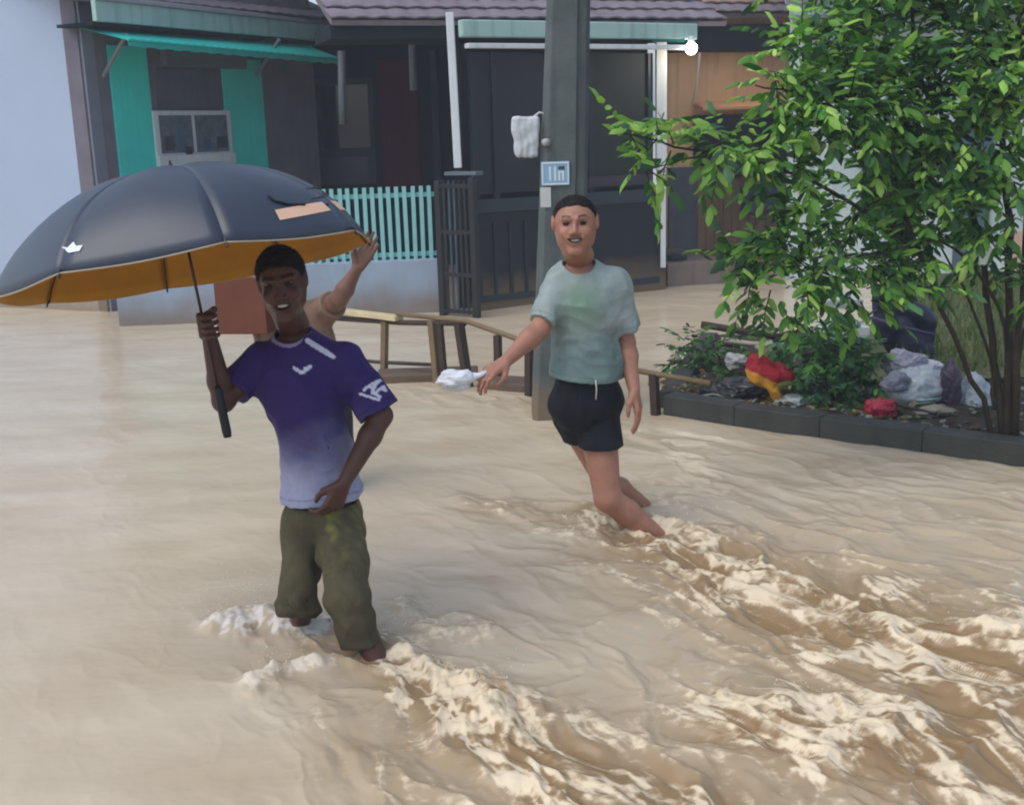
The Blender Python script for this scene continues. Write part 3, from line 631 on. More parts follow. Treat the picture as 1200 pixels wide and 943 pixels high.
    patch('printed_mark', [(357, 221), (363, 221), (364, 233), (358, 233)], mat('black_print', (22, 24, 30), .5, .3, .05, 20, 0))
    return rimc

sa, ax, grip = build_umbrella_man()
build_umbrella(sa, ax)
wrist2, hp2_ = build_striding_man()
build_hidden_person()

def lump(name, c, r, seed, amp, m, parent=None, sub=5, f=6., top=None, flat=None, col=None, R=None):
    import bmesh
    bm = bmesh.new(); bmesh.ops.create_icosphere(bm, subdivisions=sub, radius=1); V = np.array([v.co[:] for v in bm.verts]); Fc = np.array([[v.index for v in f_.verts] for f_ in bm.faces]); bm.free()
    rr = 1+amp*(n3(V, f*.5, seed)+.55*n3(V, f, seed+2)-.75*np.abs(n3(V, f*1.7, seed+5))-.4*np.abs(n3(V, f*3.6, seed+9)))
    W = V*rr[:, None]*np.array(r)
    if flat is not None: W[:, 2] = np.maximum(W[:, 2], -flat)
    if top: 
        k = np.clip((V[:, 2]-.45)/.55, 0, 1); W[:, :2] *= (1-top*k**.8)[:, None]; W[:, 2] += k**3*.25*r[2]*top
    cc = col(V) if col else None
    if R is not None: W = W@np.array(R).T
    return link(name, npmesh(name, W+np.array(c), Fc, cc), m, parent, True)
# white bag in the striding man's hand
bagm = mat('white_plastic_film', (225, 230, 235), .35, .5, .06, 14, .5, 30)
hnd = P(563, 441, 4.6)
root = thing('plastic_bag', 'small white plastic bag held out in the hand of the man in the pale t-shirt', 'bag', P(535, 444, 4.58))
lump('bag_body', P(534, 445, 4.58), (.078, .055, .048), 3, .16, bagm, root, 5, 7)
MB().tube([P(552, 442, 4.6), P(562, 440, 4.6), P(570, 436, 4.61)], [.02, .012, .01], 8).build('bag_neck', bagm, root, smooth=True)
# cardboard box carried by the person behind
c0, c1 = P(249, 325, 5.42), P(308, 325, 5.38); z1 = c0[2]; z0 = P(275, 392, 5.4)[2]
root = thing('cardboard_box', 'reddish brown cardboard box carried between the umbrella handle and the man\'s head', 'box', (*(c0[:2]+c1[:2])/2, z0))
bxm = mat('brown_cardboard', (112, 70, 56), .8, .2, .12, 8, .2, 60)
MB().box(c0, c1, z0, z1, .12).build('box_body', bxm, root, bevel=.004)
b = MB(); b.box(c0+A(.12, 0, 0), c1+A(.0, 0, 0), z1-.006, z1+.006, .13, off=.006).build('box_flap', mat('pale_cardboard_edge', (170, 132, 108), .8, .2, .05, 8, 0), root)

# ================================================================== WATER AND GROUND
def seg_d(X, Y, a, b):
    d = np.array(b)-np.array(a); t = np.clip(((X-a[0])*d[0]+(Y-a[1])*d[1])/(d@d), 0, 1)
    return np.hypot(X-a[0]-t*d[0], Y-a[1]-t*d[1]), t
def stroke(X, Y, pts, w0, w1, s=0):              # soft band along a world polyline, widening from w0 to w1
    g = [G(*p)[:2] for p in pts]; best = np.zeros_like(X); n = len(g)-1
    wx = X+.05*gn(X*5, Y*5, s)+.02*gn(X*14, Y*14, s+1); wy = Y+.05*gn(X*5, Y*5, s+2)+.02*gn(X*14, Y*14, s+3)
    for i in range(n):
        d, t = seg_d(wx, wy, g[i], g[i+1]); w_ = w0+(w1-w0)*(i+t)/n; best = np.maximum(best, np.exp(-(d/w_)**2*1.4))
    return best
FD = unit(np.array([.55, -.83])); FN = np.array([-FD[1], FD[0]])
def water_h(X, Y):
    a = X*FD[0]+Y*FD[1]; c = X*FN[0]+Y*FN[1]     # along and across the flow
    turb = np.zeros_like(X)
    for pts, w0, w1, k in (([(400, 735), (470, 790), (600, 880), (760, 960)], .13, .34, 1.), ([(270, 730), (345, 745), (400, 760)], .10, .10, .55),
                           ([(690, 600), (780, 640), (960, 720), (1200, 800)], .20, .75, .85), ([(560, 590), (680, 610), (800, 640)], .16, .16, .55),
                           ([(880, 850), (1040, 870), (1250, 900)], .28, .4, .8), ([(1150, 740), (1220, 770)], .2, .25, .7), ([(480, 460), (620, 470), (760, 520)], .25, .3, .25),
                           ([(330, 790), (420, 860), (520, 960)], .12, .2, .35)):
        turb = np.maximum(turb, k*stroke(X, Y, pts, w0, w1, len(pts)))
    right = 1/(1+np.exp(-(X-.15+.35*(4.5-Y)*.5)/.35))*np.clip((6.6-Y)/1.8, 0, 1)
    turb = np.clip(turb+.34*right+.05+.22*np.clip((3.5-Y)/1., 0, 1)*np.clip((X+1.1)/.6, 0, 1), 0, 1.15)
    wa = a+.10*gn(a*2.2, c*3, 5)+.04*gn(a*6, c*7, 6); wc = c+.09*gn(a*1.8+9, c*2.6, 7)+.025*gn(a*5, c*6, 8)
    swell = .014*fbm(a*.9, c*1.4, 2, 1)
    r1 = 1-np.abs(fbm(wa*2.3, wc*4.6, 4, 20, .38)); r1 = np.clip(r1, 0, 1)**1.4
    r2 = 1-np.abs(gn(wa*6.5, wc*12.5, 40)+.5*gn(wa*13, wc*20, 41)); r2 = np.clip(r2, 0, 1)**1.8
    fine = fbm(wa*16, wc*26, 2, 60)
    bil = np.abs(gn(X*9+gn(X*7, Y*7, 3), Y*9, 71))+.4*np.abs(gn(X*20, Y*20, 72))+.10*np.abs(gn(X*44, Y*44, 73))
    h = swell*(.40+.75*turb)+turb*(.052*(r1-.5)+.006*(r2-.4)*(r1+.3))+fine*(.0003+.0010*turb)
    ripple = .0005*fbm(X*5, Y*12, 2, 80)+.0020*gn(X*1.6, Y*4., 85); h = h+ripple
    # pillow and splashes where the legs break the current
    sp = np.zeros_like(X)
    for pts, w0, w1, hh in (([(258, 735), (310, 722), (352, 742)], .085, .095, .115), ([(425, 768), (455, 775), (480, 770)], .04, .05, .07), ([(292, 805), (325, 790), (375, 778)], .06, .07, .11),
                            ([(500, 785), (530, 800), (590, 830)], .08, .15, .10), ([(540, 810), (570, 850)], .12, .12, .07), ([(470, 705), (510, 740), (560, 748)], .06, .10, .05),
                            ([(655, 620), (715, 635), (770, 645)], .10, .11, .06), ([(775, 615), (800, 620), (830, 632)], .08, .09, .08), ([(850, 655), (930, 690)], .10, .12, .06),
                            ([(905, 840), (960, 850), (1040, 845)], .10, .14, .07), ([(1150, 735), (1200, 760)], .12, .12, .09), ([(660, 655), (760, 690), (850, 740)], .07, .10, .03), ([(980, 720), (1060, 745)], .08, .1, .05), ([(530, 720), (580, 745)], .05, .06, .05)):
        q = stroke(X, Y, pts, w0, w1, int(hh*1000)); sp = np.maximum(sp, q*hh/.09); h = h+hh*q*(.45+.50*np.clip(bil, 0, 1.1)+.3*gn(X*6, Y*9, 31))*.55
    crest = np.clip((r1-.62)*2.4, 0, 1)*np.clip((r2-.25)*1.6, 0, 1)
    fil = np.clip(1-np.abs(fbm(wa*2.1, wc*6.5, 5, 90, .64))*2.0, 0, 1)**2
    lace = np.clip(1-np.abs(fbm(X*9+.5*gn(a*4, c*4, 2), Y*9, 4, 95, .6))*1.9, 0, 1)
    foam = np.clip(sp*(.40+.8*lace)*1.1-.10, 0, 1)+turb**1.3*(.45*crest+.75*fil*np.clip(r1*1.6-.4, 0, 1)+.25*lace*crest)
    brk = np.clip(.85+.7*fbm(wa*3, wc*6, 4, 140, .6), .2, 1.2); foam = (foam+.30*np.clip(fbm(wa*1.6, wc*4.2, 5, 150, .6)+.02, 0, 1)*np.clip(turb, 0, 1)+.40*fil*np.clip(turb-.12, 0, 1))*brk
    # slow foam streaks on the calm water
    foam = foam+.22*np.clip(fbm(X*1.3+1, Y*6.5, 4, 33)-.42, 0, 1)
    wh = np.clip(np.exp(-((X-G(300, 745)[0])**2+(Y-G(300, 745)[1])**2)/.17), 0, 1)
    return h, np.clip(foam, 0, 1), wh, turb
NX, NY = 860, 880
t = np.concatenate([-np.geomspace(9, .62, 26)[:-1], np.linspace(-.60, .60, NX), np.geomspace(.62, 9, 26)[1:]])
Yr = np.concatenate([[-60, -20, -6, -1, 1, 1.9], np.geomspace(2.35, 13.5, NY), [14.5, 16, 19, 25, 40, 80, 160, 300]])
wid = np.maximum(Yr, 2.2)
X = t[None, :]*wid[:, None]+.4*0; Y = np.repeat(Yr[:, None], len(t), 1)
h, foam, wh, turb = water_h(X.ravel(), Y.ravel())
inside = ((np.abs(X.ravel()/np.repeat(wid, len(t))) < .61) & (Y.ravel() > 2.3) & (Y.ravel() < 13.6)); h = np.where(inside, h, 0); foam = np.where(inside, foam, 0)
# drop over the submerged kerb, higher water behind it
K0, K1 = G(400, 436)[:2], G(650, 462)[:2]
V = np.stack([X.ravel(), Y.ravel(), h], 1); ny, nx = X.shape
i = np.arange(ny-1)[:, None]*nx+np.arange(nx-1)[None]; Q = np.stack([i, i+1, i+nx+1, i+nx], -1).reshape(-1, 4)
me = npmesh('flood_water', V, Q, np.stack([foam, wh, turb], 1))
def water_mat():
    m = bpy.data.materials.new('muddy_flood_water'); m.use_nodes = True; n = m.node_tree.nodes; L = m.node_tree.links; b = n['Principled BSDF']
    a = n.new('ShaderNodeAttribute'); a.attribute_name = 'col'; sx = n.new('ShaderNodeSeparateColor'); L.new(a.outputs['Color'], sx.inputs[0])
    tc = n.new('ShaderNodeTexCoord'); mp = n.new('ShaderNodeMapping'); mp.inputs['Rotation'].default_value = (0, 0, math.atan2(FD[1], FD[0])*-1); mp.inputs['Scale'].default_value = (1, 2.2, 1)
    L.new(tc.outputs['Object'], mp.inputs[0])
    z = n.new('ShaderNodeTexNoise'); z.inputs['Scale'].default_value = 1.3; z.inputs['Detail'].default_value = 7; z.inputs['Distortion'].default_value = .2; L.new(mp.outputs[0], z.inputs['Vector'])
    r = n.new('ShaderNodeValToRGB'); r.color_ramp.elements[0].position = .3; r.color_ramp.elements[0].color = (*lin((190, 174, 148)), 1); r.color_ramp.elements[1].position = .7; r.color_ramp.elements[1].color = (*lin((206, 194, 170)), 1)
    L.new(z.outputs[0], r.inputs[0])
    dk = n.new('ShaderNodeMix'); dk.data_type = 'RGBA'; L.new(r.outputs[0], dk.inputs[6]); dk.inputs[7].default_value = (*lin((136, 110, 74)), 1)
    tm = n.new('ShaderNodeMath'); tm.operation = 'MULTIPLY'; tm.inputs[1].default_value = .8; L.new(sx.outputs[2], tm.inputs[0]); L.new(tm.outputs[0], dk.inputs[0])
    fc = n.new('ShaderNodeMix'); fc.data_type = 'RGBA'; fc.inputs[6].default_value = (*lin((230, 214, 184)), 1); fc.inputs[7].default_value = (*lin((218, 214, 204)), 1); L.new(sx.outputs[1], fc.inputs[0])
    fz = n.new('ShaderNodeTexNoise'); fz.inputs['Scale'].default_value = 17; fz.inputs['Detail'].default_value = 6; fz.inputs['Roughness'].default_value = .7; L.new(mp.outputs[0], fz.inputs['Vector'])
    ad = n.new('ShaderNodeMath'); ad.operation = 'MULTIPLY_ADD'; ad.inputs[1].default_value = 1.3; ad.inputs[2].default_value = -.66; L.new(fz.outputs[0], ad.inputs[0])
    mm = n.new('ShaderNodeMath'); mm.operation = 'ADD'; L.new(sx.outputs[0], mm.inputs[0]); L.new(ad.outputs[0], mm.inputs[1])
    fr = n.new('ShaderNodeMapRange'); fr.interpolation_type = 'SMOOTHSTEP'; fr.inputs[1].default_value = .12; fr.inputs[2].default_value = .85; fr.inputs[4].default_value = .9; L.new(mm.outputs[0], fr.inputs[0])
    mx = n.new('ShaderNodeMix'); mx.data_type = 'RGBA'; L.new(fr.outputs[0], mx.inputs[0]); L.new(dk.outputs[2], mx.inputs[6]); L.new(fc.outputs[2], mx.inputs[7])
    L.new(mx.outputs[2], b.inputs['Base Color'])
    rr = n.new('ShaderNodeMapRange'); rr.inputs[3].default_value = .17; rr.inputs[4].default_value = .42; L.new(fr.outputs[0], rr.inputs[0]); L.new(rr.outputs[0], b.inputs['Roughness'])
    b.inputs['IOR'].default_value = 1.33; b.inputs['Specular IOR Level'].default_value = .5
    bz = n.new('ShaderNodeTexNoise'); bz.inputs['Scale'].default_value = 14; bz.inputs['Detail'].default_value = 6; L.new(mp.outputs[0], bz.inputs['Vector'])
    bm_ = n.new('ShaderNodeBump'); bm_.inputs['Strength'].default_value = .06; bm_.inputs['Distance'].default_value = .012; L.new(bz.outputs[0], bm_.inputs['Height'])
    b2 = n.new('ShaderNodeBump'); b2.inputs['Distance'].default_value = .012; L.new(fz.outputs[0], b2.inputs['Height']); b2.inputs['Strength'].default_value = .12; L.new(bm_.outputs[0], b2.inputs['Normal'])
    L.new(b2.outputs[0], b.inputs['Normal']); return m
link('flood_water', me, water_mat(), None, True, 'structure')
me = pymesh('ground', [(-300, -60, -.4), (300, -60, -.4), (300, 320, -.4), (-300, 320, -.4)], [(0, 1, 2, 3)])
link('ground', me, mat('mud_ground', (120, 96, 70), .9, .2, .2, 2), None, False, 'structure')
# spray thrown up beside the legs
def spray(name, centres, n, m, label):
    V = []; Fc = []; oct_ = np.array([(1, 0, 0), (-1, 0, 0), (0, 1, 0), (0, -1, 0), (0, 0, 1), (0, 0, -1)]); of = [(0, 2, 4), (2, 1, 4), (1, 3, 4), (3, 0, 4), (2, 0, 5), (1, 2, 5), (3, 1, 5), (0, 3, 5)]
    for (px, py, rx, rz, k) in centres:
        c = G(px, py)
        for _ in range(int(n*k)):
            p = c+np.array([rng.normal()*rx, rng.normal()*rx*.7, abs(rng.normal())*rz+.03]); s = rng.uniform(.001, .003)*(1.5 if rng.random() < .08 else 1)
            b = len(V); V += list(p+oct_*s*np.array([1, 1, rng.uniform(.8, 1.6)])); Fc += [tuple(i+b for i in f) for f in of]
    link(name, pymesh(name, V, Fc), m, None, True, 'stuff')['label'] = label
spray('water_spray', [(265, 722, .07, .035, 1.1), (300, 705, .08, .05, 1.2), (330, 790, .05, .035, .7), (470, 745, .07, .05, 1), (560, 810, .09, .04, .8), (690, 622, .09, .04, .8), (800, 610, .08, .04, .7), (940, 835, .10, .04, .6), (1180, 740, .1, .05, .6), (1000, 720, .12, .03, .4)], 60,
      mat('spray_drops', (228, 218, 198), .2, .5, .05, 20, 0), 'fine white spray thrown up where the current breaks')

# ================================================================== UTILITY POLE
pb = P(650, 500, 6.95)
root = thing('utility_pole', 'tall grey green concrete utility pole standing in the flood water', 'pole', (pb[0], 7.06, 0))
def hit6(px, py, Y=6.88): return P(px, py, Y)
top = P(665, -260, 6.9); bl, br = P(621, 480, 6.9)[0], P(683, 470, 6.9)[0]; tl, tr_ = P(639, 0, 6.9), P(691, 0, 6.9)
conc = mat('weathered_concrete', (90, 98, 98), .85, .25, .2, 5, .5, 60, streak=.35, tide=.12)
def prism(name, ring0, z0, ring1, z1, m, parent, n=14, bevel=.006):
    V = []; k = len(ring0)
    for i in range(n+1):
        s = i/n; V += [(*(np.array(a)*(1-s)+np.array(b)*s), z0+(z1-z0)*s) for a, b in zip(ring0, ring1)]
    Fc = [(i*k+j, i*k+(j+1) % k, (i+1)*k+(j+1) % k, (i+1)*k+j) for i in range(n) for j in range(k)]+[tuple(range(k))[::-1], tuple(range(n*k, n*k+k))]
    o = link(name, pymesh(name, V, Fc), m, parent); b = o.modifiers.new('b', 'BEVEL'); b.width = bevel; b.segments = 2; b.limit_method = 'ANGLE'; return o
zt = tl[2]
def ring(xl, xr, y, inset=.02): w_ = xr-xl; return [(xl, y+.03), (xl+.03, y), (xr-.075, y), (xr-.07, y+.025), (xr-.02, y+.025), (xr, y+.05), (xr, y+w_*.95), (xl, y+w_*.95)]
x0b, x1b = bl, br; sl_k = (tl[0]-bl)/(zt-0.1), (tr_[0]-br)/(zt-.1); zz = 6.
prism('pole_shaft', ring(x0b-.01, x1b, 6.92), -.4, ring(x0b+sl_k[0]*zz, x1b+sl_k[1]*zz, 6.95), zz, conc, root)
pl0 = P(634, 190, 6.90); pl1 = P(668, 217, 6.90)
pm = mat('blue_sign_enamel', (140, 178, 205), .35, .5, .06, 12, .05)
plate = MB().box((pl0[0], 6.915), (pl1[0], 6.915), pl1[2], pl0[2], .012).build('number_plate', pm, root, bevel=.002)
wp = mat('white_sign_paint', (222, 230, 236), .4, .4, .04, 20, 0); dpm = mat('dark_sign_paint', (46, 70, 92), .5, .4, .04, 20, 0)
W_ = pl1[0]-pl0[0]; H_ = pl0[2]-pl1[2]
def plq(u0_, v0, u1, v1, m=wp): MB().box((pl0[0]+W_*u0_, 6.912), (pl0[0]+W_*u1, 6.912), pl1[2]+H_*v0, pl1[2]+H_*v1, .003).build('plate_mark', m, plate)
plq(.03, .03, .97, .09); plq(.03, .91, .97, .97); plq(.03, .1, .07, .9); plq(.93, .1, .97, .9)
for q in ((.28, .2, .34, .8), (.46, .2, .52, .8), (.60, .52, .80, .60), (.60, .2, .66, .52), (.74, .2, .80, .52)): plq(*q)
plq(.6, .66, .82, .8, dpm)
q0, q1 = P(633, 220, 6.9), P(646, 243, 6.9)
MB().box((q0[0], 6.916), (q1[0], 6.916), q1[2], q0[2], .006).build('paper_notice', mat('pale_paper', (196, 200, 198), .7, .2, .08, 14, .1), root)
q0 = P(638, 167, 6.9); MB().tube([(q0[0], 6.93, q0[2]), (q0[0]+.02, 6.90, q0[2])], .022, 10).build('insulator_knob', mat('grey_porcelain', (170, 174, 172), .3, .5, .05, 20, 0), root, smooth=True)
# white sack hanging beside the pole
q0, q1 = P(600, 137, 6.98), P(634, 184, 6.98)
root = thing('hanging_bag', 'crumpled pale grey plastic bag hanging on the left side of the concrete pole', 'bag', ((q0[0]+q1[0])/2, 6.98, q1[2]))
def bagf(Q):
    c = (q0+q1)/2; q = Q-c.astype(np.float32); hx = (q1[0]-q0[0])/2; hz = (q0[2]-q1[2])/2
    hxx = hx*(.84+.16*np.clip((q[:, 2]+.02)/.05, 0, 1)); d = np.stack([np.abs(q[:, 0]+.004)-hxx+.02, np.abs(q[:, 1])-.035, np.abs(q[:, 2])-hz+.02], 1)
    e = np.linalg.norm(np.maximum(d, 0), axis=1)+np.minimum(d.max(1), 0)-.02
    e = e+np.sin(q[:, 0]*170+np.sin(q[:, 2]*30)*1.5)*.0035*np.clip(.4-q[:, 2]*2, .1, 1)+n3(q, 50, 3)*.004
    return e
sdf_obj('bag_body', bagf, q1*0+np.minimum(q0, q1)-.07, np.maximum(q0, q1)+.07, .005, mat('grey_plastic_film', (190, 196, 200), .45, .5, .08, 14, .4, 40), root)
MB().tube([P(622, 140, 6.98), P(632, 132, 6.99), P(640, 134, 6.98)], .007, 6).build('tie_string', MATS['grey_plastic_film'], root, smooth=True)

# ================================================================== HOUSES
purple = mat('mauve_grey_render', (112, 108, 118), .85, .2, .18, 3, .3, 50, streak=.14, tide=.4); teal = mat('turquoise_paint', (56, 212, 200), .6, .35, .14, 2.2, .2, 50, streak=.10, tide=.5)
mint = mat('pale_mint_paint', (158, 190, 184), .6, .3, .10, 3, .15, 40, streak=.3); whitep = mat('white_paint', (208, 214, 218), .5, .4, .08, 5, .1, 40, streak=.2)
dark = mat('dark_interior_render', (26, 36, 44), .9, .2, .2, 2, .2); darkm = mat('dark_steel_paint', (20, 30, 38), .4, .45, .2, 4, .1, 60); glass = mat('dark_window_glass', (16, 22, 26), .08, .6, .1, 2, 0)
tile_m = mat('grey_roof_tile', (122, 114, 122), .8, .3, .22, 4, .4, 70, streak=.2); palewall = mat('pale_blue_white_render', (168, 184, 206), .85, .2, .04, .8, .08, 60, tide=.3)
def tiled_roof(root, e0, e1, depth, pitch, m, rows=14, pitch_len=.30, over=0.):
    e0, e1 = np.array(e0, float), np.array(e1, float); d = e1-e0; Ln = np.linalg.norm(d[:2]); d /= np.linalg.norm(d); b = unit(np.array([-d[1], d[0], 0])); b = b if b[1] > 0 else -b
    upv = b*math.cos(pitch)+np.array([0, 0, 1])*math.sin(pitch); nn = np.cross(d, upv); nn = nn if nn[2] > 0 else -nn
    nw = max(2, int(Ln/.2)); ns = nw*6+1; me = None
    V = []; 
    for s_, lift in ((-.02, .034), (pitch_len*1.06, .004)):
        for k in range(ns):
            u = k/(ns-1)*Ln; wv = .014*abs(math.sin(math.pi*u/.2)); V.append(d*u+upv*s_+nn*(lift+wv))
        for k in range(ns):
            u = k/(ns-1)*Ln; wv = .014*abs(math.sin(math.pi*u/.2)); V.append(d*u+upv*s_+nn*(lift+wv-.016))
    a0, b0, a1, b1 = 0, ns, 2*ns, 3*ns
    Fc = []
    for k in range(ns-1): Fc += [(a0+k, a0+k+1, a1+k+1, a1+k), (b0+k, a0+k, a1*0+a0+k, b0+k)[:0] or (b0+k, b0+k+1, a0+k+1, a0+k), (b1+k, b1+k+1, b0+k+1, b0+k)]
    me = pymesh('tile_course', V, Fc); me.materials.append(m); roof = None
    rb = MB(); w_ = depth; c = [e0, e1, e1+upv*rows*pitch_len, e0+upv*rows*pitch_len]; rb.add(c+[p-nn*.05 for p in c], [(0, 1, 2, 3), (7, 6, 5, 4), (0, 4, 5, 1), (1, 5, 6, 2), (2, 6, 7, 3), (3, 7, 4, 0)])
    roof = rb.build('roof', m, root)
    for r in range(rows):
        o = bpy.data.objects.new('tile_course', me); COL.objects.link(o); o.parent = roof; o.matrix_parent_inverse = roof.matrix_world.inverted() @ Matrix.Identity(4)
        o.matrix_parent_inverse = root.matrix_world.inverted() @ Matrix.Identity(4) if False else Matrix.Identity(4)
        p = e0+upv*r*pitch_len+d*(rng.uniform(-.015, .015))
        # child of roof: roof's own world matrix is the identity (its vertices are in world space)
        o.location = Vector(p); o.rotation_euler = (rng.uniform(-.004, .004), rng.uniform(-.002, .002), 0)
    return roof
# --- neighbour's blank white wall on the left
a, b = xy(-420, 15.2), xy(107, 12.35)
root = thing('house', 'blank pale blue white house wall at the far left edge', 'house', (*a, 0))
MB().box(a, b, -.4, 6.5, 4.0).build('wall', palewall, root); 
pz = HIT(60, 347, a, b)[2]
MB().box(a, b, -.4, pz, .05, off=.03).build('plinth', mat('cream_plinth_paint', (200, 198, 188), .8, .2, .08, 3, .2, streak=.2, tide=.3), root, bevel=.004)
MB().box(b-unit(b-a)*.07, b+unit(b-a)*.035, -.4, 6.4, .3, off=.03).build('corner_trim', mat('grey_mauve_trim', (128, 132, 146), .7, .3, .08, 4, .1), root)

# --- house with turquoise trim
A0, A1 = xy(103, 12.3), xy(372, 15.3); dA = unit(A1-A0)
root = thing('house', 'grey house with turquoise wall stripes, small awning and grey tiled roof', 'house', (*A0, 0))
MB().box(A0, A1, -.4, 3.6, .22).build('wall', purple, root)
def panel(name, px0, py0, px1, py1, a, b, off, t, m, parent, bevel=.004, z=None):
    h0 = HIT(px0, (py0+py1)/2, a, b); h1 = HIT(px1, (py0+py1)/2, a, b); z1_ = HIT((px0+px1)/2, py0, a, b)[2]; z0_ = HIT((px0+px1)/2, py1, a, b)[2]
    if z: z0_, z1_ = (z[0] if z[0] is not None else z0_), (z[1] if z[1] is not None else z1_)
    return MB().box(h0, h1, z0_, z1_, t, off=off).build(name, m, parent, bevel=bevel), h0, h1, z0_, z1_
panel('painted_stripe', 137, 55, 181, 300, A0, A1, .03, .028, teal, root, z=(-.2, None)); panel('painted_stripe', 266, 70, 312, 300, A0, A1, .03, .028, teal, root, z=(-.2, None))
panel('upper_panel', 183, 82, 264, 128, A0, A1, .022, .02, mat('dull_grey_panel', (92, 92, 100), .8, .2, .15, 4, .2, streak=.3), root)
panel('ledge', 187, 62, 282, 80, A0, A1, .10, .10, mat('grey_slab', (104, 108, 114), .85, .2, .12, 4, .2), root)
fr, h0, h1, z0, z1 = panel('window', 179, 130, 269, 206, A0, A1, .05, .05, whitep, root)
def sub(u0_, v0, u1, v1, off, t, m, name, par): 
    p = h0[:2]+(h1[:2]-h0[:2])*u0_; q = h0[:2]+(h1[:2]-h0[:2])*u1; return MB().box(p, q, z0+(z1-z0)*v0, z0+(z1-z0)*v1, t, off=off).build(name, m, par, bevel=.002)
sub(.06, .36, .47, .93, .056, .004, mat('room_glass', (96, 108, 118), .1, .6, .5, 9, 0), 'pane', fr); sub(.51, .36, .94, .93, .056, .004, MATS['room_glass'], 'pane', fr)
sub(.06, .05, .94, .16, .056, .004, mat('brown_room_glass', (84, 74, 66), .12, .6, .4, 9, 0), 'pane', fr)
sub(.36, .12, .43, .45, .075, .02, darkm, 'window_latch', fr); sub(.0, .17, 1., .33, .085, .03, whitep, 'sill', fr)
for (a_, b_, c_, d_, cc) in ((.1, .4, .22, .62, (60, 66, 78)), (.26, .4, .36, .8, (70, 96, 120)), (.6, .4, .7, .56, (60, 82, 110)), (.78, .42, .92, .6, (40, 48, 60))): sub(a_, b_, c_, d_, .0595, .003, mat('shelf_item_%d' % cc[1], cc, .5), 'shelf_item', fr)
# mint fascia and roof of the wing
e0 = HIT(100, 6, A0-dA*0, A1); zf = 3.27
F0 = np.array([*(A0+np.array([dA[1], -dA[0]])*.45-dA*.1), 0]); F1 = np.array([*(xy(398, 15.5)), 0])
ft0, fb0 = HIT(110, 6, F0, F1)[2], HIT(110, 22, F0, F1)[2]
MB().box(F0, F1, fb0-.02, ft0+.05, .06).build('fascia', mint, root, bevel=.006)
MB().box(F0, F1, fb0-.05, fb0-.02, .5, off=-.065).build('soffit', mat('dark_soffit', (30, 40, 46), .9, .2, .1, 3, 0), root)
MB().box(F0, F1, ft0+.05, ft0+.10, .10, off=.03).build('gutter', mat('grey_gutter', (150, 150, 158), .6, .3, .1, 4, .1), root, bevel=.01)
tiled_roof(root, (F0[0]-.3, F0[1]-.1, ft0+.10), (F1[0]+.1, F1[1], ft0+.10), 4, math.radians(27), tile_m, 15)
# awning : corrugated strips, each its own
aw0, aw1 = HIT(112, 34, F0, F1), HIT(398, 66, F0, F1); n_ = unit(np.array([dA[1], -dA[0], 0])); 
aw = MB(); W0 = np.array([*(A0+dA*.03), ft0-.17]); W1 = np.array([*(A1-dA*.1), ft0-.20]); N = 28
o0, o1 = W0+n_*.72+A(0, 0, -.17), W1+n_*.55+A(0, 0, -.20)
awn = MB().tube([o0, o1], .014, 6).build('awning', mat('turquoise_awning', (24, 176, 166), .55, .4, .12, 5, .1, streak=.15), root)
for k in range(N):
    a0 = W0+(W1-W0)*k/N; a1 = W0+(W1-W0)*(k+1)/N; b0_ = o0+(o1-o0)*k/N; b1_ = o0+(o1-o0)*(k+1)/N; up_ = A(0, 0, .022)
    q = MB(); q.add([a0, (a0+a1)/2+up_, a1, b0_+n_*.05*0, (b0_+b1_)/2+up_, b1_, b0_-A(0, 0, .055+.01*(k % 2)), b1_-A(0, 0, .055+.01*(k % 2))], [(0, 3, 4, 1), (1, 4, 5, 2), (3, 6, 7, 5), (3, 5, 4)])
    o = q.build('awning_strip', MATS['turquoise_awning'], awn); s_ = o.modifiers.new('s', 'SOLIDIFY'); s_.thickness = .006
for px in (122, 300): 
    c = HIT(px, 90, A0, A1); MB().beam(c+A(0, -.03, 0), c+n_*.42+A(0, 0, .40), .03).build('awning_bracket', MATS['grey_slab'] if False else mat('grey_bracket', (130, 134, 140), .6, .4, .1, 6, 0), root)
# dark porch between the wing and the post
B0, B1 = xy(345, 16.), xy(560, 15.8)
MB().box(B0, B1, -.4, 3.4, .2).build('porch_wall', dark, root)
for (x0, y0, x1, y1) in ((368, 92, 440, 216),):
    d_, _, _, _, _ = panel('door_frame', x0, y0, x1, y1, B0, B1, .04, .05, mat('dark_teal_frame', (34, 48, 54), .6, .3, .15, 5, 0), root); panel('door_panel', x0+7, y0+8, x1-7, y0+82, B0, B1, .046, .004, glass, d_); panel('door_panel', x0+7, y0+92, x1-7, y1, B0, B1, .046, .004, darkm, d_)
panel('dark_red_curtain', 447, 70, 492, 222, B0, B1, .07, .05, mat('dark_red_cloth', (74, 14, 36), .85, .2, .2, 5, .3, 20, stretch=(6, 6, .4)), root, bevel=.02)
panel('inner_pillar', 508, 60, 516, 240, B0, B1, .1, .1, mat('dull_grey_pillar', (54, 60, 68), .8, .2, .1, 5, 0), root)
for (x_, y0, y1, Yq) in ((400, 74, 146, 13.6), (483, 54, 106, 13.2)):
    MB().tube([P(x_, y0-14, Yq), P(x_+1, (y0+y1)/2, Yq), P(x_+2, y1, Yq)], .045, 10).build('lamp_tube', mat('dull_grey_tube', (112, 118, 124), .5, .4, .08, 5, 0), root, smooth=True)

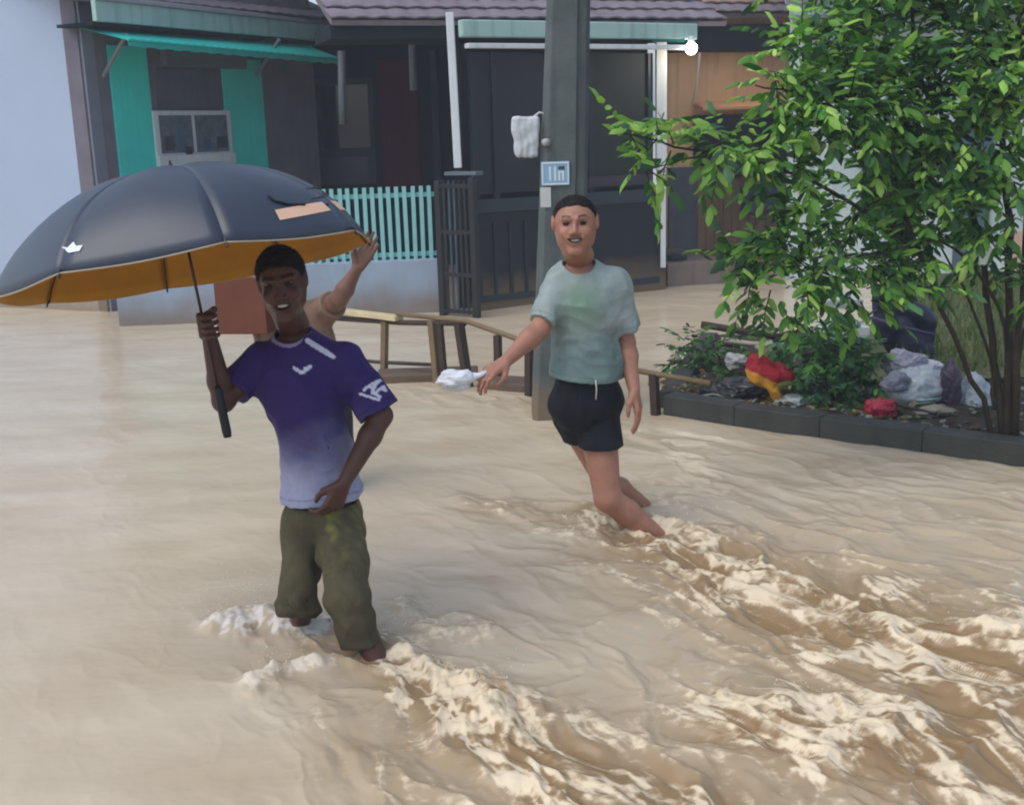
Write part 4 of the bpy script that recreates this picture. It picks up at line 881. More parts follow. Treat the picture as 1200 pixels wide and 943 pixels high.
# --- boundary wall with turquoise pickets
C0, C1 = xy(115, 11.25), xy(508, 11.55)
root = thing('boundary_wall', 'low pale blue grey wall topped by a turquoise picket fence', 'fence', (*C0, 0))
lw = mat('blue_grey_render', (152, 168, 186), .85, .2, .10, 2.5, .25, 50, streak=.15, tide=.2)
zw = HIT(470, 305, C0, C1)[2]; zf_ = HIT(470, 219, C0, C1)[2]
MB().box(C0, C1, -.4, zw, .16).build('wall', lw, root, bevel=.008)
tf = mat('pale_turquoise_metal', (128, 190, 190), .5, .4, .10, 8, .1, 60, streak=.2)
for z_ in (zf_-.085, zw+.05): MB().box(C0, C1, z_-.022, z_+.022, .03, off=-.07).build('rail', tf, root, bevel=.003)
npk = 40; pk = None
for k in range(npk+1):
    c = C0+(C1-C0)*(k/npk)
    if pk is None:
        m_ = MB(); m_.box((-.020, 0), (.020, 0), 0, zf_-zw-.0, .018)
        pk = pymesh('picket', m_.V, m_.F); pk.materials.append(tf)
    o = bpy.data.objects.new('picket', pk); COL.objects.link(o); o.parent = root; o.matrix_parent_inverse = root.matrix_world.inverted(); o.location = (c[0], c[1]+.05, zw-.0); o.rotation_euler = (rng.uniform(-.01, .01), rng.uniform(-.008, .008), 0)

# --- black gate
D0, D1 = xy(505, 11.35), xy(552, 11.1)
root = thing('gate', 'narrow black barred gate leaf beside the turquoise pickets', 'gate', (*D0, 0)); gz = HIT(530, 212, D0, D1)[2]; b0z = HIT(530, 368, D0, D1)[2]
blk = mat('black_gate_metal', (14, 17, 22), .35, .5, .2, 8, .1)
for u in (0, 1): MB().box(D0+(D1-D0)*u*.86, D0+(D1-D0)*(u*.86+.14), -.3, gz+.03*u, .06).build('gate_post', blk, root, bevel=.004)
for v in (.02, .30, .62, .96): MB().box(D0+(D1-D0)*.14, D0+(D1-D0)*.86, b0z+(gz-b0z)*v-.018, b0z+(gz-b0z)*v+.018, .03, off=-.01).build('gate_rail', blk, root)
for k in range(5):
    u = .2+.13*k; MB().box(D0+(D1-D0)*u, D0+(D1-D0)*(u+.045), b0z, gz, .02, off=-.015).build('gate_bar', mat('worn_gate_metal', (58, 68, 82), .45, .4, .3, 6, 0) if k in (1, 2) else blk, root)
MB().box(D0+(D1-D0)*.3, D1+(D1-D0)*.1, gz+.05, gz+.085, .12, off=.01).build('gate_cap', mat('grey_cap', (92, 104, 112), .6, .3, .1, 6, 0), root, bevel=.004)

# --- dark house in the middle
E0, E1 = xy(553, 11.55), xy(780, 12.75); dE = unit(E1-E0)
root = thing('house', 'dark fronted house behind the utility pole with mint gutter and white corner post', 'house', (*E0, 0))
I0, I1 = E0+A(-.2, 3.2), E1+A(.2, 3.2)
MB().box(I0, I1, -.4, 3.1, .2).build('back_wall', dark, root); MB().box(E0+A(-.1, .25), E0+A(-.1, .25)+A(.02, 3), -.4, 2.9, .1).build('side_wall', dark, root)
S0 = HIT(700, 240, E0, E1)[2]
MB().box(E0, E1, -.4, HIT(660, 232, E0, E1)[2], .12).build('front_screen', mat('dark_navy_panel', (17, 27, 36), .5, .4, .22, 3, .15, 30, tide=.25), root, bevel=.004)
panel('screen_rail', 553, 228, 772, 243, E0, E1, .03, .06, mat('slate_rail', (40, 52, 62), .5, .4, .12, 5, .1), root); panel('screen_rail', 553, 336, 772, 343, E0, E1, .02, .04, MATS['slate_rail'], root)
zT = HIT(700, 62, E0, E1)[2]; zM = HIT(660, 232, E0, E1)[2]
for px in (553, 578, 690, 760): 
    c = HIT(px, 150, E0, E1); MB().box(c[:2], c[:2]+dE*.06, zM, zT, .05).build('screen_post', MATS['slate_rail'] if px == 760 else darkm, root)
for k, px in enumerate(range(560, 690, 18)): c = HIT(px, 290, E0, E1); MB().box(c[:2], c[:2]+dE*.035, .1, zM-.2, .01, off=.015).build('screen_bar', darkm, root)
panel('upper_screen', 556, 62, 640, 226, E0, E1, -.03, .01, mat('dark_mesh_glass', (20, 30, 38), .6, .5, .3, 2, 0), root); panel('upper_screen', 692, 62, 758, 208, E0, E1, -.03, .01, mat('dim_green_glass', (24, 34, 34), .7, .5, .3, 2, 0), root)
panel('sill_board', 690, 206, 762, 218, E0, E1, .02, .05, mat('dull_mauve_sill', (58, 54, 64), .7, .3, .1, 5, 0), root)
c = HIT(531, 200, E0-dE*.4, E1); MB().beam((c[0]+.05, 11.4, HIT(532, 197, E0, E1)[2]), (c[0]+.03, 11.4, 2.86), .075).build('post', whitep, root, bevel=.008)
c = HIT(776, 200, E0, E1); MB().beam((c[0], c[1]-.06, .25), (c[0], c[1]-.06, 1.3), .055).build('post_foot', whitep, root, bevel=.004); MB().beam((c[0]-.02, c[1]-.06, 1.3), (c[0]-.02, c[1]-.06, 2.66), .11).build('post', whitep, root, bevel=.006)
G0, G1 = E0+A(-1.25, -.35), E1+A(.28, -.30)
gzt = HIT(700, 28, G0, G1)[2]; gzb = HIT(700, 47, G0, G1)[2]
MB().box(G0+A(1.2, 0), G1, gzb, gzt, .10, off=.02).build('gutter', mint, root, bevel=.012); MB().box(G0+A(1.25, 0), G1, gzb-.10, gzb-.055, .09, off=.02).build('white_trim', whitep, root, bevel=.006)
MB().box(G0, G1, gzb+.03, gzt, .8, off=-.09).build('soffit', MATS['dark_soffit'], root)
q0 = HIT(762, 32, G0, G1); q1 = HIT(800, 50, G0, G1); MB().box(q0, q1, q1[2], q0[2], .02, off=.045).build('teal_sign', mat('teal_sign_board', (48, 136, 128), .6, .3, .2, 9, .1), root, bevel=.004)
tiled_roof(root, (*G0, gzt+.03), (*(G1+A(.35, .2)), gzt+.03), 4, math.radians(24), tile_m, 16)
for (pts, r) in (([(430, -6), (452, 12), (470, 30), (500, 33), (520, 38)], .018), ([(455, -8), (500, 6), (560, 12)], .012)):
    MB().tube([P(x, y, 12.0+.03*k) for k, (x, y) in enumerate(pts)], r, 6).build('roof_cable', mat('pale_cable', (178, 176, 184), .6, .3, .1, 9, 0), root, smooth=True)
# --- fallen red sheet on roof
r0_, r1_ = P(562, 8, 12.6), P(602, 8, 12.7)
root = thing('roof_sheet', 'faded maroon sheet lying on the tiled roof left of the pole', 'sheet', r0_)
lump('sheet_cloth', (r0_+r1_)/2, (.2, .14, .05), 4, .1, mat('maroon_cloth', (120, 60, 80), .8, .2, .15, 8, .2), root, 4, 5)

# --- orange house
H0, H1 = xy(778, 14.6), xy(1020, 15.6)
root = thing('house', 'orange washed house wall with small awning behind the tree', 'house', (*H0, 0))
MB().box(H0, H1, -.4, 3.3, .2).build('wall', mat('orange_wall_paint', (232, 190, 146), .85, .2, .10, 2, .25, 40, streak=.25), root)
panel('brown_lower_wall', 815, 190, 935, 330, H0, H1, .02, .018, mat('brown_timber', (132, 108, 86), .75, .3, .2, 4, .3, streak=.3), root, z=(.05, None))
for k in range(12): panel('timber_board', 816+k*10, 196, 825+k*10, 330, H0, H1, .035, .014, MATS['brown_timber'], root, z=(.05, None))
panel('grey_door', 782, 196, 815, 330, H0, H1, .04, .03, mat('grey_board', (92, 98, 106), .7, .3, .15, 5, .2, streak=.3), root, z=(.05, None))
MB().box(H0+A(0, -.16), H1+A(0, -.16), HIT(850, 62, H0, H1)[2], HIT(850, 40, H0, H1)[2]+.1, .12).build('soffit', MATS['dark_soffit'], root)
tiled_roof(root, (*(H0+A(.2, -.22)), 3.06), (*(H1+A(.3, -.22)), 3.06), 4, math.radians(25), tile_m, 13)
k0 = HIT(812, 128, H0, H1); k1 = HIT(926, 124, H0, H1); 
aw = MB(); f_ = A(0, -.75, -.03)
aw.add([k0+A(0, 0, .05), k1+A(0, 0, .05), k1+f_, k0+f_], [(0, 1, 2, 3)]); o = aw.build('awning', mat('pale_orange_sheet', (214, 160, 120), .6, .3, .1, 5, .1), root); s_ = o.modifiers.new('s', 'SOLIDIFY'); s_.thickness = .03
panel('window', 812, 134, 925, 192, H0, H1, .03, .03, glass, root); panel('brown_side_panel', 905, 128, 927, 180, H0, H1, .5, .45, mat('dark_brown_board', (62, 42, 34), .7, .3, .2, 5, .1), root)
for q in ((822, 180, 842, 205), (852, 182, 874, 207), (880, 180, 898, 206), (900, 184, 918, 204)): panel('hanging_item', *q, H0, H1, .12, .10, mat('black_violet_plastic', (24, 22, 32), .5, .4, .2, 9, 0), root, bevel=.03)
panel('meter_box', 866, 218, 904, 250, H0, H1, .16, .15, mat('dusky_blue_plastic', (66, 68, 98), .5, .4, .1, 6, 0), root, bevel=.03)
MB().box(xy(782, 12.9), xy(860, 13.1), -.3, .26, 1.7).build('step', mat('grey_brown_concrete', (128, 116, 108), .9, .2, .15, 3, .3, streak=.2), root, bevel=.015)
MB().box(xy(786, 13.1), xy(806, 13.15), .27, .32, .3).build('step_mat', darkm, root, bevel=.01)
MB().tube([P(820, 62, 13.9), P(817, 92, 13.9), P(813, 122, 13.9)], .016, 6).build('cable', mat('white_cable', (205, 196, 180), .6, .3, .05, 9, 0), root, smooth=True)
lp = P(810, 57, 12.4)
pl_ = bpy.data.lights.new('lamp_light', 'POINT'); pl_.energy = 8; pl_.color = (1, .86, .68); pl_.shadow_soft_size = .06
root = thing('wall_lamp', 'round lit white lamp under the eaves at the end of the mint gutter', 'lamp', lp)
import bmesh as _b
bm = _b.new(); _b.ops.create_uvsphere(bm, u_segments=20, v_segments=12, radius=.062); me = bpy.data.meshes.new('bulb'); bm.to_mesh(me); bm.free(); me.transform(Matrix.Translation(Vector(lp)))
link('bulb', me, mat('lit_bulb', (255, 250, 240), .4, .3, 0, 5, 0, emit=14), root, True)
lo_ = bpy.data.objects.new('lamp_light', pl_); COL.objects.link(lo_); lo_.parent = root; lo_.matrix_parent_inverse = root.matrix_world.inverted(); lo_.location = Vector(lp+A(0, -.0, -.075))
MB().tube([lp+A(0, 0, .05), lp+A(0, 0, .12)], [.035, .03], 10).build('lamp_socket', whitep, root, smooth=True)
# --- pale house behind the tree
J0, J1 = xy(925, 13.2), xy(1420, 12.6)
root = thing('house', 'pale mint grey house seen through the gaps of the tree', 'house', (*J0, 0))
MB().box(J0, J1, -.4, 3.0, .2).build('wall', mat('pale_grey_green_render', (186, 200, 198), .85, .2, .08, 2, .2, streak=.2), root)
panel('window', 1010, 150, 1075, 260, J0, J1, .04, .04, glass, root); panel('door', 1120, 120, 1160, 330, J0, J1, .04, .04, mat('blue_grey_door', (70, 92, 104), .6, .4, .1, 4, .1), root); panel('pink_wall_panel', 1183, 270, 1300, 370, J0, J1, .03, .03, mat('pinkish_render', (196, 164, 150), .85, .2, .1, 3, .2), root)
MB().box(J0+A(-.1, -.5), J1+A(.1, -.5), 2.85, 3.0, .48).build('fascia', mint, root)
tiled_roof(root, (*(J0+A(-.2, -.55)), 3.0), (*(J1+A(.2, -.55)), 3.0), 4, math.radians(25), mat('blue_grey_tile', (150, 158, 168), .8, .3, .2, 4, .4, 70), 13)

# ================================================================== BAMBOO RAIL AND KERB
wood = mat('dark_wet_wood', (58, 44, 32), .6, .4, .3, 5, .5, 60, stretch=(1, 1, 4)); wood2 = mat('weathered_bamboo', (116, 98, 70), .55, .4, .25, 6, .3, 60); cream = mat('cream_plank', (196, 182, 144), .7, .3, .22, 6, .3, 50)
def RP(px, py):                                  # point over the rail's ground line
    a_, b_ = G(440, 438)[:2], G(770, 487)[:2]; return HIT(px, py, a_, b_)
root = thing('bamboo_railing', 'broken bamboo and timber railing along the flooded drain beside the pole', 'railing', (*RP(560, 440)[:2], 0))
MB().beam(RP(396, 364), RP(468, 373), .09, .035).build('plank', cream, root, bevel=.004)
MB().tube([RP(380, 372), RP(470, 378), RP(545, 379)], .020, 8).build('rail', wood, root, smooth=True)
MB().tube([RP(465, 368), RP(545, 376), RP(600, 395), RP(640, 412), RP(700, 425), RP(745, 434), RP(832, 449)], [.016, .017, .018, .017, .017, .018, .016], 8).build('rail', wood2, root, smooth=True)
MB().tube([RP(405, 420), RP(440, 424), RP(520, 428)], .014, 8).build('lower_rail', wood, root, smooth=True)
for (x0, y0, x1, y1, w_, mm_) in ((451, 376, 450, 440, .04, wood2), (507, 376, 514, 450, .07, wood2), (515, 380, 521, 450, .035, wood), (538, 380, 549, 455, .065, wood), (583, 393, 584, 440, .04, wood), (620, 400, 620, 470, .045, wood), (766, 438, 769, 495, .05, wood)):
    MB().beam(RP(x0, y0), RP(x1, y1), w_, .05).build('post', mm_, root, bevel=.004)
root = thing('drain_kerb', 'low dark wet kerb of the drain just breaking the water beneath the railing', 'kerb', (*G(560, 450)[:2], 0))
MB().box(G(440, 450)[:2], G(560, 446)[:2], -.4, .065, .25).build('kerb_stone', mat('wet_brown_concrete', (98, 82, 66), .6, .4, .2, 4, .4), root, bevel=.015)
MB().box(G(566, 457)[:2], G(650, 462)[:2], -.4, .06, .25).build('kerb_stone', MATS['wet_brown_concrete'], root, bevel=.015)

# ================================================================== PLANTING BED
k = [G(777, 487), G(860, 500), G(960, 514), G(1080, 530), G(1210, 548), G(1420, 577)]; k = [q[:2] for q in k]
KP = list(k); KZ = .125; kerb = thing('planter_kerb', 'dark grey concrete kerb round the planting bed full of rubbish', 'kerb', (*k[0], 0))
kc = mat('dark_wet_kerb_concrete', (56, 58, 54), .6, .4, .25, 4, .5, 60, streak=.3)
for a_, b_ in zip(k[:-1], k[1:]): MB().box(a_, b_-unit(b_-a_)*.002, -.4, KZ+rng.uniform(-.006, .006), .14).build('kerb_stone', kc, kerb, bevel=.006)
bl_ = P(832, 385, 9.2)[:2]
MB().beam((*(k[0]+A(.07, .16)), KZ/2-.12), (*bl_, KZ/2-.12), .14, KZ+.24).build('kerb_stone', kc, kerb, bevel=.012)
poly = [k[0]+A(.1, .1)]+[q+A(0, .1) for q in k[1:]]+[A(9, 6), A(9, 11.5), A(3.0, 11.5), bl_]
def bed_z(x, y): return .09+.03*gn(np.array([x*2.]), np.array([y*2.]), 4)[0]+.02*gn(np.array([x*7.]), np.array([y*7.]), 5)[0]
V = []; Fc = []; n_ = 70
for i in range(n_+1):
    s = i/n_; front = np.array([np.interp(s*5, range(6), [q[0] for q in k]), np.interp(s*5, range(6), [q[1] for q in k])])+A(.02, .1)
    back = bl_*(1-s)+A(7.5, 10.8)*s
    for j in range(n_+1):
        p = front*(1-j/n_)+back*j/n_; V.append((p[0], p[1], bed_z(*p)-.012))
Fc = [(i*(n_+1)+j, (i+1)*(n_+1)+j, (i+1)*(n_+1)+j+1, i*(n_+1)+j+1) for i in range(n_) for j in range(n_)]
link('garden_bed', pymesh('garden_bed', V, Fc), mat('wet_soil', (58, 54, 44), .8, .3, .35, 5, .8, 30), None, True, 'structure')

# leaves -----------------------------------------------------------------
def leaf_mat(name, tr=.25):
    m = bpy.data.materials.new(name); m.use_nodes = True; n = m.node_tree.nodes; L = m.node_tree.links; b = n['Principled BSDF']
    a = n.new('ShaderNodeAttribute'); a.attribute_name = 'col'; L.new(a.outputs['Color'], b.inputs['Base Color']); b.inputs['Roughness'].default_value = .55; b.inputs['Specular IOR Level'].default_value = .3
    t_ = n.new('ShaderNodeBsdfTranslucent'); mx = n.new('ShaderNodeMixShader'); mx.inputs[0].default_value = tr; o = n['Material Output']
    g = n.new('ShaderNodeMix'); g.data_type = 'RGBA'; g.blend_type = 'MULTIPLY'; g.inputs[0].default_value = 1; g.inputs[7].default_value = (1.2, 1.35, .6, 1); L.new(a.outputs['Color'], g.inputs[6]); L.new(g.outputs[2], t_.inputs[0])
    L.new(b.outputs[0], mx.inputs[1]); L.new(t_.outputs[0], mx.inputs[2]); L.new(mx.outputs[0], o.inputs[0]); return m
LM = leaf_mat('green_leaf', .3)
LV = np.array([(0, 0, 0), (.30, .5, -.06), (.75, .42, -.05), (1, 0, -.14), (.75, -.42, -.05), (.30, -.5, -.06), (.33, 0, .05), (.72, 0, .03)])
LF = np.array([(0, 6, 1), (1, 6, 7), (1, 7, 2), (2, 7, 3), (0, 5, 6), (5, 7, 6), (5, 4, 7), (4, 3, 7)])
def leaf_basis(D_, rngz):
    D_ = D_/np.linalg.norm(D_, axis=1)[:, None]; up = np.array([0, 0, 1.])+rngz.normal(size=D_.shape)*.55; s = np.cross(up, D_); s /= np.linalg.norm(s, axis=1)[:, None]; return D_, s, np.cross(D_, s)
def leaf_cloud(name, Pn, D_, Ln, Wd, C, parent, kind='stuff'):
    d, s, u = leaf_basis(D_, rng); n = len(Pn)
    V = Pn[:, None]+LV[None, :, 0, None]*Ln[:, None, None]*d[:, None]+LV[None, :, 1, None]*Wd[:, None, None]*s[:, None]+LV[None, :, 2, None]*Ln[:, None, None]*u[:, None]
    Q = (LF[None]+(np.arange(n)*8)[:, None, None]).reshape(-1, 3); CC = np.repeat(C, 8, 0)
    return link(name, npmesh(name, V.reshape(-1, 3), Q, CC), LM, parent, True, kind)
PAL = np.array([lin(c) for c in ((54, 96, 44), (78, 126, 52), (104, 150, 62), (134, 176, 80), (164, 198, 104), (48, 82, 56), (72, 114, 78))])
def leafcols(n, wts): return PAL[rng.choice(len(PAL), n, p=np.array(wts)/sum(wts))]*rng.uniform(.8, 1.2, (n, 1))
def grow(blobs, n_per, step=.055, Ls=(.085, .135), wr_=.42, root_pt=None, droop=.35, wts=(2, 3, 3, 2, 1, 2, 1), tw=None):
    """leafy twigs filling the blobs: (centre, radius, density)"""
    Pn, D_, Ln, C = [], [], [], []
    for c, r, k in blobs:
        for _ in range(max(4, int(n_per*k*(r/.3)**2))):
            o = unit(rng.normal(size=3)); st = c+o*r*rng.uniform(.05, .85)*A(1, .9, .9); dr = unit(o+rng.normal(size=3)*.45+A(0, 0, .1)); p = st.copy(); nl = int(rng.integers(3, 7)); pts = [p.copy()]
            hue = rng.random()
            for q in range(nl):
                p = p+dr*step; dr = unit(dr+A(0, 0, -.10)+rng.normal(size=3)*.08); pts.append(p.copy()); s = unit(np.cross(dr, A(0, 0, 1))+rng.normal(size=3)*.1)
                for sg in (-1, 1):
                    if rng.random() < .9:
                        Pn.append(p.copy()); D_.append(unit(dr*.55+s*sg*.85+A(0, 0, -droop*rng.uniform(.3, 1.6)))); Ln.append(rng.uniform(*Ls)*(1 if q < nl-2 else .8)); C.append(hue)
            Pn.append(p.copy()); D_.append(dr); Ln.append(Ls[1]); C.append(hue)
            if tw is not None and rng.random() < .5: tw.tube([pts[0], pts[len(pts)//2], pts[-1]], [.004, .003, .0015], 4)
    Pn = np.array(Pn); D_ = np.array(D_); Ln = np.array(Ln); hue = np.array(C)
    idx = rng.choice(len(PAL), len(Pn), p=np.array(wts)/sum(wts)); cc = PAL[idx]*(.85+.6*hue[:, None])
    return Pn, D_, Ln, cc
# --- the tree
rng = np.random.default_rng(21)
bark = mat('dark_wet_bark', (50, 42, 30), .75, .3, .3, 9, .6, 60)
base = G(1172, 512, .12); base = P(1172, 512, base[1]+.12); TY = base[1]
root = thing('tree', 'bushy multi stemmed green tree rising from the planting bed at the right', 'tree', (base[0], TY, .1))
def T(px, py, dy=0.): return P(px, py, TY+dy)
blobs = []
for (px, py, rpx, dy, k) in ((908, 82, 24, -.5, 1.1), (938, 58, 36, -.3, 1.1), (985, 45, 55, .0, 1), (1060, 50, 75, .2, 1.0), (1140, 60, 80, .0, 1.), (1200, 90, 70, -.2, .9), (930, 120, 42, -.4, 1.2), (1000, 120, 70, -.2, 1.1), (1080, 140, 80, 0, 1.2), (1160, 170, 75, -.1, 1.),
                              (1040, 215, 75, .1, 1.1), (1110, 250, 65, .2, .9), (975, 255, 40, -.2, .8), (910, 290, 36, -.3, 1.2), (945, 312, 42, -.35, 1.2), (878, 305, 22, -.3, 1.1), (1000, 305, 45, -.2, 1.0), (1060, 295, 45, 0, 1.0), (1070, 335, 18, -.3, .8), (915, 262, 20, -.25, 1.),
                              (930, 195, 42, -.4, 1.2), (880, 182, 24, -.5, 1.4), (845, 170, 22, -.55, 1.8), (815, 180, 18, -.57, 1.8), (790, 170, 17, -.6, 1.8), (758, 196, 11, -.62, 1.6), (772, 160, 14, -.6, 1.8), (738, 157, 12, -.62, 1.6), (1190, 250, 55, -.2, .5), (1210, 340, 40, -.2, .35), (1150, 290, 35, .2, .5), (1010, -60, 90, .1, 1), (1130, -80, 110, .1, 1), (1240, 0, 80, 0, 1), (950, 352, 30, -.4, 1.), (1010, 345, 32, -.2, 1.), (870, 330, 14, -.3, .9), (905, 335, 22, -.35, 1.1)):
    blobs.append((T(px, py, dy), rpx/F*(TY+dy), k))
tw = MB()
Pn, D_, Ln, cc = grow(blobs, 60, tw=tw, Ls=(.05, .105), step=.040)
st = MB(); stems = [([(1172, 512, 0), (1150, 470, 0), (1118, 395, -.1), (1080, 300, -.1), (1040, 215, 0), (990, 130, -.1), (940, 70, -.2)], .017), ([(1176, 512, .02), (1170, 440, .05), (1160, 380, .05), (1150, 290, .1), (1120, 180, .1), (1080, 80, .1), (1060, -30, .1)], .024),
    ([(1180, 512, 0), (1182, 430, .0), (1184, 330, .05), (1180, 230, 0), (1170, 120, 0), (1150, 0, 0), (1140, -100, 0)], .026), ([(1188, 512, 0), (1192, 420, -.1), (1200, 320, -.1), (1208, 200, -.1), (1215, 60, -.1)], .022),
    ([(1165, 480, 0), (1160, 420, .1), (1130, 340, .2), (1090, 260, .2)], .012), ([(1180, 400, 0), (1166, 350, .0), (1140, 310, -.1), (1100, 280, -.2), (1010, 300, -.3), (930, 320, -.35)], .011), ([(1080, 300, -.1), (1000, 240, -.2), (930, 200, -.4), (850, 178, -.5), (790, 172, -.58), (730, 156, -.62)], .011),
    ([(850, 178, -.5), (800, 188, -.58), (758, 200, -.62)], .006), ([(990, 130, -.1), (930, 110, -.4), (885, 100, -.5)], .009), ([(1186, 470, 0), (1200, 390, -.1), (1235, 300, -.2)], .014)]
for i, (pts, r) in enumerate(stems):
    q = MB(); pp = [T(x, y, d)+(0 if 0 < n0 < len(pts)-1 else 0)*A(1, 1, 1) for n0, (x, y, d) in enumerate(pts)]
    if pts[0][1] == 512: pp[0][2] = .02
    fine = []; 
    for a_, b_ in zip(pp[:-1], pp[1:]):
        for s in (0, .33, .66): fine.append(a_+(b_-a_)*s+rng.normal(size=3)*.006)
    fine.append(pp[-1]); q.tube(fine, list(np.linspace(r, r*.35, len(fine))), 7).build('trunk' if i < 4 else 'limb', bark, root, smooth=True)
tw.build('twigs', bark, root, smooth=True, kind='stuff')
dist = np.linalg.norm(Pn-CP, axis=1); r_ = Pn-CP; sc = r_@cf; pxs = 600+F*(r_@cr)/sc; pys = 471.5-F*(r_@cu)/sc
vis = (pxs > 10) & (pxs < 1195) & (pys > 5); score = np.where(vis, dist, 99); near = np.zeros(len(Pn), bool); near[np.argsort(score)[:300]] = True
Wd = Ln*.40
leaf_cloud('foliage', Pn[~near], D_[~near], Ln[~near], Wd[~near], cc[~near], root)
lms = []
for k_ in range(7):
    me = npmesh('leaf', LV*np.array([1, .40, 1]), LF, np.tile(PAL[k_], (8, 1))); me.materials.append(LM); me.shade_smooth(); lms.append(me)
dn, sn, un = leaf_basis(D_[near], rng)
for i_, (p, d, s, u, l) in enumerate(zip(Pn[near], dn, sn, un, Ln[near])):
    o = bpy.data.objects.new('leaf', lms[int(rng.choice(7, p=np.array((1, 2, 3, 3, 2, .5, .5))/12))]); COL.objects.link(o); o.parent = root; o.matrix_parent_inverse = root.matrix_world.inverted()
    o.matrix_world = Matrix(((d[0]*l, s[0]*l, u[0]*l, p[0]), (d[1]*l, s[1]*l, u[1]*l, p[1]), (d[2]*l, s[2]*l, u[2]*l, p[2]), (0, 0, 0, 1)))
wq = P(1155, 300, TY-.1)
root2 = thing('white_card', 'small white square card hanging among the tree stems', 'card', wq); MB().box((wq[0]-.032, wq[1]), (wq[0]+.032, wq[1]), wq[2]-.045, wq[2]+.04, .012).build('card_face', mat('white_card_paper', (215, 222, 222), .6, .3, .05, 9, .1), root2, bevel=.004)
MB().tube([wq+A(0, .006, .035), wq+A(.02, .01, .12)], .003, 5).build('string', bark, root2)
# --- shrubs in the bed
def shrub(label, blobs_, stems_, n_per, Ls, wts, name='shrub', step=.03, group=None, W=.42):
    c0_ = blobs_[0][0]; rt = thing(name, label, 'shrub', (c0_[0], c0_[1], .1), group); tw = MB(); a_, b_, c_, d_ = grow(blobs_, n_per, step, Ls, tw=tw, wts=wts)
    leaf_cloud('foliage', a_, b_, c_, c_*W, d_, rt); tw.build('twigs', bark, rt, smooth=True, kind='stuff')
    for s in stems_: MB().tube(s, [.010, .008, .005], 6).build('stem', bark, rt, smooth=True)
def bl(px, py, rpx, Yq, k=1.): return (P(px, py, Yq), rpx/F*Yq, k)
SY = 7.0
shrub('dark green leafy shrub between the red and yellow cloth and the white bags', [bl(950, 418, 38, SY, 1.3), bl(990, 422, 40, SY, 1.4), bl(1008, 445, 30, SY-.1, 1.2), bl(975, 395, 30, SY, 1.), bl(970, 455, 30, SY-.15, 1.2), bl(930, 405, 24, SY+.1), bl(1010, 410, 22, SY+.1), bl(985, 475, 16, SY-.2), bl(920, 385, 22, SY+.2)],
      [[P(985, 495, SY-.1), P(975, 460, SY-.1), P(960, 410, SY)], [P(990, 495, SY-.1), P(1000, 450, SY), P(1010, 400, SY)]], 60, (.05, .085), (4, 2, .6, .1, 0, 5, 3))
shrub('cut clump of dark green foliage lying beside the bamboo rail end', [bl(810, 412, 26, 8.0), bl(838, 408, 26, 8.0, 1.2), bl(790, 428, 18, 7.9), bl(826, 430, 26, 7.8, 1.1), bl(850, 432, 20, 7.8), bl(815, 395, 14, 8.1)], [[P(845, 445, 7.7), P(843, 420, 7.8), P(838, 392, 7.9)]], 60, (.04, .07), (4, 3, 1, .3, 0, 4, 2), name='cut_foliage')
# --- rubbish on the bed
def TB(px, py, Yq): return P(px, py, Yq)
def clothcol(V): 
    t_ = np.clip((V[:, 2]*.9-V[:, 0]*.25-.18+.12*n3(V, 6, 2))*6+.5, 0, 1)[:, None]; return np.array(lin((226, 168, 38)))*(1-t_)+np.array(lin((172, 22, 34)))*t_
root = thing('cloth_sack', 'red and yellow cloth sack slumped on the edge of the planting bed', 'sack', TB(908, 478, 6.95))
def sackf(c):
    pts = [(885, 425), (905, 420), (932, 440), (925, 462), (906, 468), (890, 450)]
    def f(Q):
        d = union(Q, [('c', P(884, 422, 6.98), P(930, 442, 6.98), .055, .040), ('c', P(888, 438, 6.93), P(922, 446, 6.92), .075, .060), ('c', P(905, 445, 6.9), P(910, 468, 6.88), .070, .035)], .03)
        return d+n3(Q, 45, 2)*.006+np.abs(n3(Q, 26, 5))*.018-.004+np.abs(n3(Q, 60, 8))*.005+np.sin(Q[:, 0]*80+Q[:, 2]*50)*.002
    return f
sc_ = P(905, 445, 6.93); a_, b_ = P(882, 436, 6.9), P(940, 462, 6.9)
def sackcol(V):
    n_ = unit(A(-(b_-a_)[2], 0, (b_-a_)[0])); s = (V-a_)@n_-.005+.012*n3(V, 20, 1); t_ = np.clip(s*90+.5, 0, 1)[:, None]; return np.array(lin((200, 142, 44)))*(1-t_)+np.array(lin((140, 22, 34)))*t_
sdf_obj('sack_body', sackf(sc_), sc_-.32, sc_+.32, .006, mat('sack_cloth', (0, 0, 0), .7, .3, .1, 20, .4, 120, attr='col'), root, sackcol)
def plbag(label, c, r, seed, m, flat=None, name='plastic_bag', top=.0, amp=.13, extra=None):
    rt = thing(name, label, 'bag', (c[0], c[1], c[2]-r[2]*.8)); lump('bag_body', c, r, seed, amp, m, rt, 5, 6.5, top=top, flat=flat)
    if extra: extra(rt)
    return rt
wb = mat('white_sack_film', (176, 186, 192), .32, .5, .2, 7, 1., 16); lb = mat('lilac_sack_film', (150, 148, 166), .35, .5, .2, 7, 1., 16)
cb = P(1073, 458, 6.85); s_w = 1/F*6.85
plbag('large pale white plastic bag of rubbish in the middle of the planting bed', cb, (40*s_w, .16, 33*s_w), 2, wb, extra=lambda rt: [MB().tube([cb+A((x-1)*.06, -.155, -.06+.018*k_), cb+A((x-1)*.06+.14, -.15, -.055+.02*k_)], .006, 5).build('printed_band', mat('pale_teal_print', (150, 196, 190), .5, .3, .1, 9, 0), rt, smooth=True) for k_, x in enumerate((.2, .1, .3))])
plbag('crumpled lilac grey plastic bag heaped above the large white bag', P(1060, 425, 6.98), (30*s_w, .12, 16*s_w), 8, lb, amp=.2)
